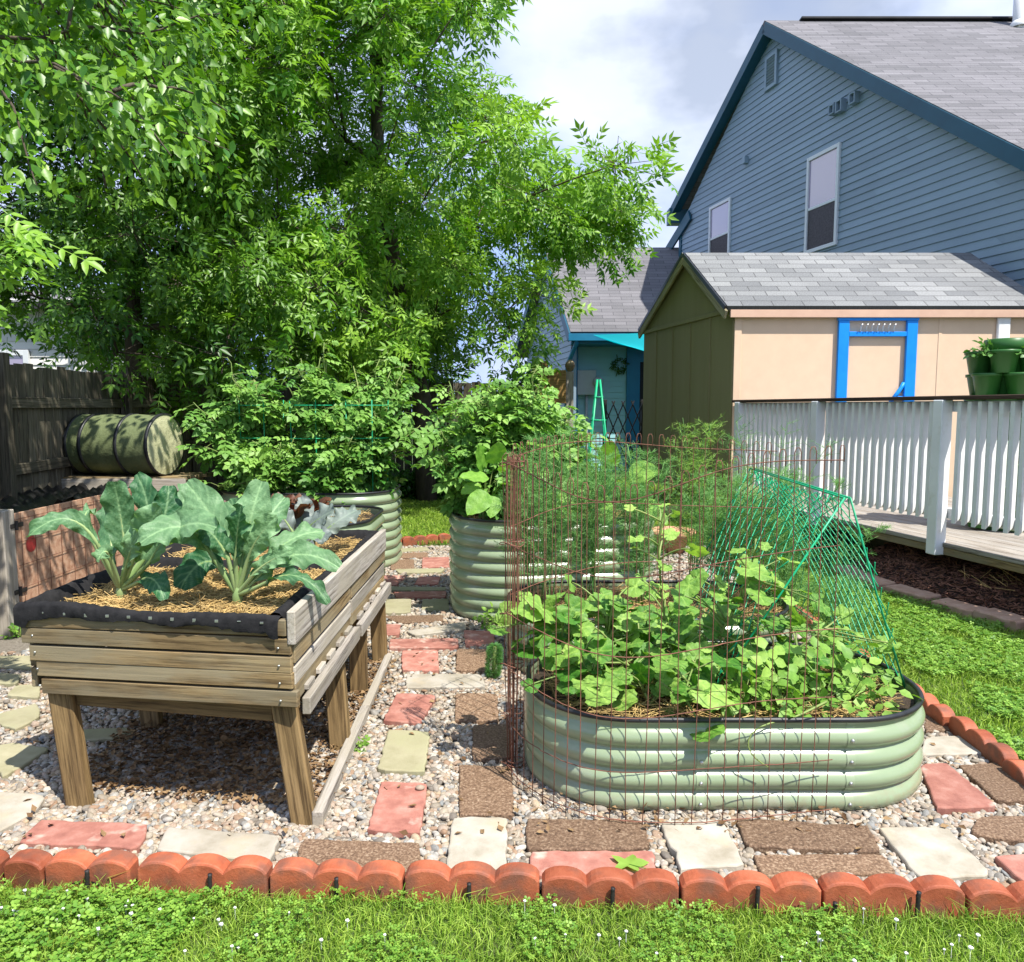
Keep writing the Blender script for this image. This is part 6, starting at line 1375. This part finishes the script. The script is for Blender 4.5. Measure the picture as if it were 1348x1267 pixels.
collard('left blue-green collard plant with a long leaf drooping left', b1, [
 ((128, 716, 2.95), (92, 655, 2.9), (38, 706, 2.85), .042, (.1, -.75, .6), .38),
 ((110, 690, 3.0), (112, 668, 3.05), (122, 672, 3.1), .03, (.1, -.75, .6), .5),
 ((166, 735, 3.02), (160, 680, 3.05), (150, 634, 3.0), .066, (.1, -.9, .5), .35),
 ((175, 740, 3.0), (185, 700, 2.95), (212, 668, 2.9), .068, (.3, -.9, .4), .62),
 ((190, 730, 3.1), (205, 670, 3.15), (180, 625, 3.2), .06, (-.2, -.8, .5), .15),
 ((198, 725, 3.1), (222, 680, 3.1), (222, 640, 3.15), .06, (.5, -.7, .3), .1),
 ((198, 740, 2.95), (230, 672, 2.85), (285, 695, 2.75), .07, (.0, -.75, .65), .55),
 ((185, 765, 3.0), (205, 750, 2.9), (216, 790, 2.85), .045, (.4, -.7, .5), .1),
 ((150, 745, 3.1), (140, 690, 3.2), (152, 650, 3.3), .06, (-.2, -.6, .7), .25),
 ((165, 750, 3.0), (172, 715, 2.95), (186, 700, 2.9), .04, (.0, -.9, .4), .8),
 ((215, 715, 3.25), (235, 670, 3.3), (250, 645, 3.35), .06, (.0, -.8, .5), .45),
 ((145, 735, 2.95), (138, 715, 2.92), (128, 740, 2.9), .03, (.0, -.9, .4), .6)])
collard('right larger collard plant with pale upright leaves beside the side board', b2, [
 ((275, 725, 2.9), (245, 668, 2.85), (185, 715, 2.78), .075, (.0, -.7, .7), .55),
 ((318, 745, 2.92), (325, 690, 2.92), (345, 634, 2.98), .075, (.1, -.85, .5), .65),
 ((300, 730, 2.98), (285, 680, 3.05), (245, 636, 3.15), .075, (-.2, -.75, .6), .55),
 ((335, 765, 2.9), (385, 705, 2.88), (446, 748, 2.85), .06, (.05, -.65, .75), .5),
 ((345, 745, 2.95), (380, 700, 3.05), (425, 700, 3.15), .06, (.0, -.6, .8), .6),
 ((325, 740, 2.9), (335, 705, 2.86), (365, 680, 2.84), .055, (.2, -.85, .5), .8),
 ((310, 735, 2.9), (312, 690, 2.87), (318, 665, 2.85), .05, (-.4, -.9, .2), .2),
 ((292, 745, 3.0), (262, 725, 3.0), (238, 775, 2.95), .07, (.1, -.8, .5), .08),
 ((300, 735, 2.9), (283, 700, 2.88), (262, 690, 2.86), .05, (.4, -.8, .4), .15),
 ((330, 730, 3.05), (350, 680, 3.15), (375, 655, 3.25), .065, (.1, -.7, .6), .4),
 ((345, 770, 2.87), (395, 735, 2.8), (432, 795, 2.78), .032, (.3, -.5, .7), .25),
 ((330, 745, 3.1), (325, 690, 3.2), (300, 660, 3.3), .065, (-.1, -.7, .6), .3),
 ((335, 755, 2.88), (355, 735, 2.84), (385, 725, 2.82), .04, (.2, -.8, .5), .7)])
b3 = at(395, 735, 4.1)
collard('smaller greyish kale at the back of the wooden planter', b3, [
 ((400, 700, 4.0), (420, 680, 3.95), (440, 672, 3.9), .075, (.1, -.7, .7), .6), ((385, 700, 4.05), (370, 675, 4.05), (358, 668, 4.0), .07, (-.1, -.7, .7), .5), ((420, 705, 4.0), (450, 680, 4.0), (470, 672, 4.1), .07, (.1, -.5, .8), .65), ((405, 715, 3.95), (420, 700, 3.85), (430, 712, 3.8), .06, (.1, -.7, .6), .4), ((395, 700, 4.15), (400, 670, 4.25), (395, 655, 4.3), .07, (0, -.7, .6), .5)], 'kale', 'kale_plant')
def lettuce(label, c, r):
    t = Thing('red_lettuce', label, 'lettuce', c, 'red lettuces behind the collards'); s_ = G()
    for k in range(13):
        a = rng.random()*2*PI; o = np.array([math.cos(a), math.sin(a), 0]); b = np.array(c) + o*r*.12; blade(s_, b, b + o*r*.3 + np.array([0, 0, r*.6]), b + o*r*rng.uniform(.5, .9) + np.array([0, 0, r*rng.uniform(.6, 1.1)]), r*.3, (-o[0], -o[1], .6), .012, 9, 7, rng.random())
    t.part('leaves', s_, M['lettuce'])
lettuce('dark red lettuce left of the kale behind the collards', at(380, 692, 4.2), .16); lettuce('red lettuce partly hidden by the tallest collard leaf', at(355, 690, 4.25), .16); lettuce('bronze lettuce against the metal bed rim', at(405, 690, 4.4), .15); lettuce('dark red lettuce between the two collards', at(300, 690, 4.2), .14)
# strawberries in the tower, weeds, fallen leaf
for k, (a, lab) in enumerate([(PI*1.12, 'strawberry plant spilling from the upper left pot of the tower'), (PI*1.62, 'short strawberry plant in the front pot of the tower'), (PI*.05-.6, 'strawberry plant in the upper right pot of the tower')]):
    c = (stx + .2*math.cos(a), sty + .2*math.sin(a)); smallbush('strawberry_plant', lab, 'strawberry plant', c, DZ + .02 + 7*.19 + .15, (.12, .12, .1 if k != 1 else .05), 30, .085, 'straw_berry', BEAN, 'strawberry plants in the tower')
for px, py, r_, lab in ((28, 838, .06, 'bright green weed at the foot of the compost bin'), (648, 828, .07, 'small green weed by the corner of the tall middle bed'), (473, 987, .03, 'tiny seedling between pebbles by the timber strip')):
    c = g(px, py); smallbush('weed', lab, 'weed', (c[0], c[1]), 0, (r_, r_, r_*1.4), 30, r_*.9, 'bean', BEAN)
c = g(828, 1138, .028); s_ = G(); V = [(0, 0, 0)]; n = 20
for i in range(n):
    a = 2*PI*i/n; r_ = .055*(1 if i % 4 == 0 else (.5 if i % 4 == 2 else .72)); V.append((r_*1.2*math.cos(a), r_*math.sin(a), .006 + .006*math.sin(a*3)))
s_.add(np.array(V) + c, [[0, 1+i, 1+(i+1) % n] for i in range(n)], .9, None, True); tube(s_, [c, c + np.array([.05, -.03, .004])], .0015, 4); single('fallen_leaf', s_, M['bean'], 'green lobed leaf lying on the red paver behind the edging', 'leaf', c)
# mulch-bed scraps of light dry stalks
s_ = G(); c0 = np.array([(ME[3][0]+.25), ME[3][1]+.1, .2])
for k in range(26): a = c0 + rng.normal(0, .09, 3)*[1.4, 1, .2]; segs(s_, [a], [a + np.array([rng.normal(0, .08), rng.normal(0, .08), rng.uniform(.0, .09)])], .0028)
tag(s_.build('dry_stalks', M['straw']), 'dry brown stalks lying on the mulch', None, None, 'stuff')
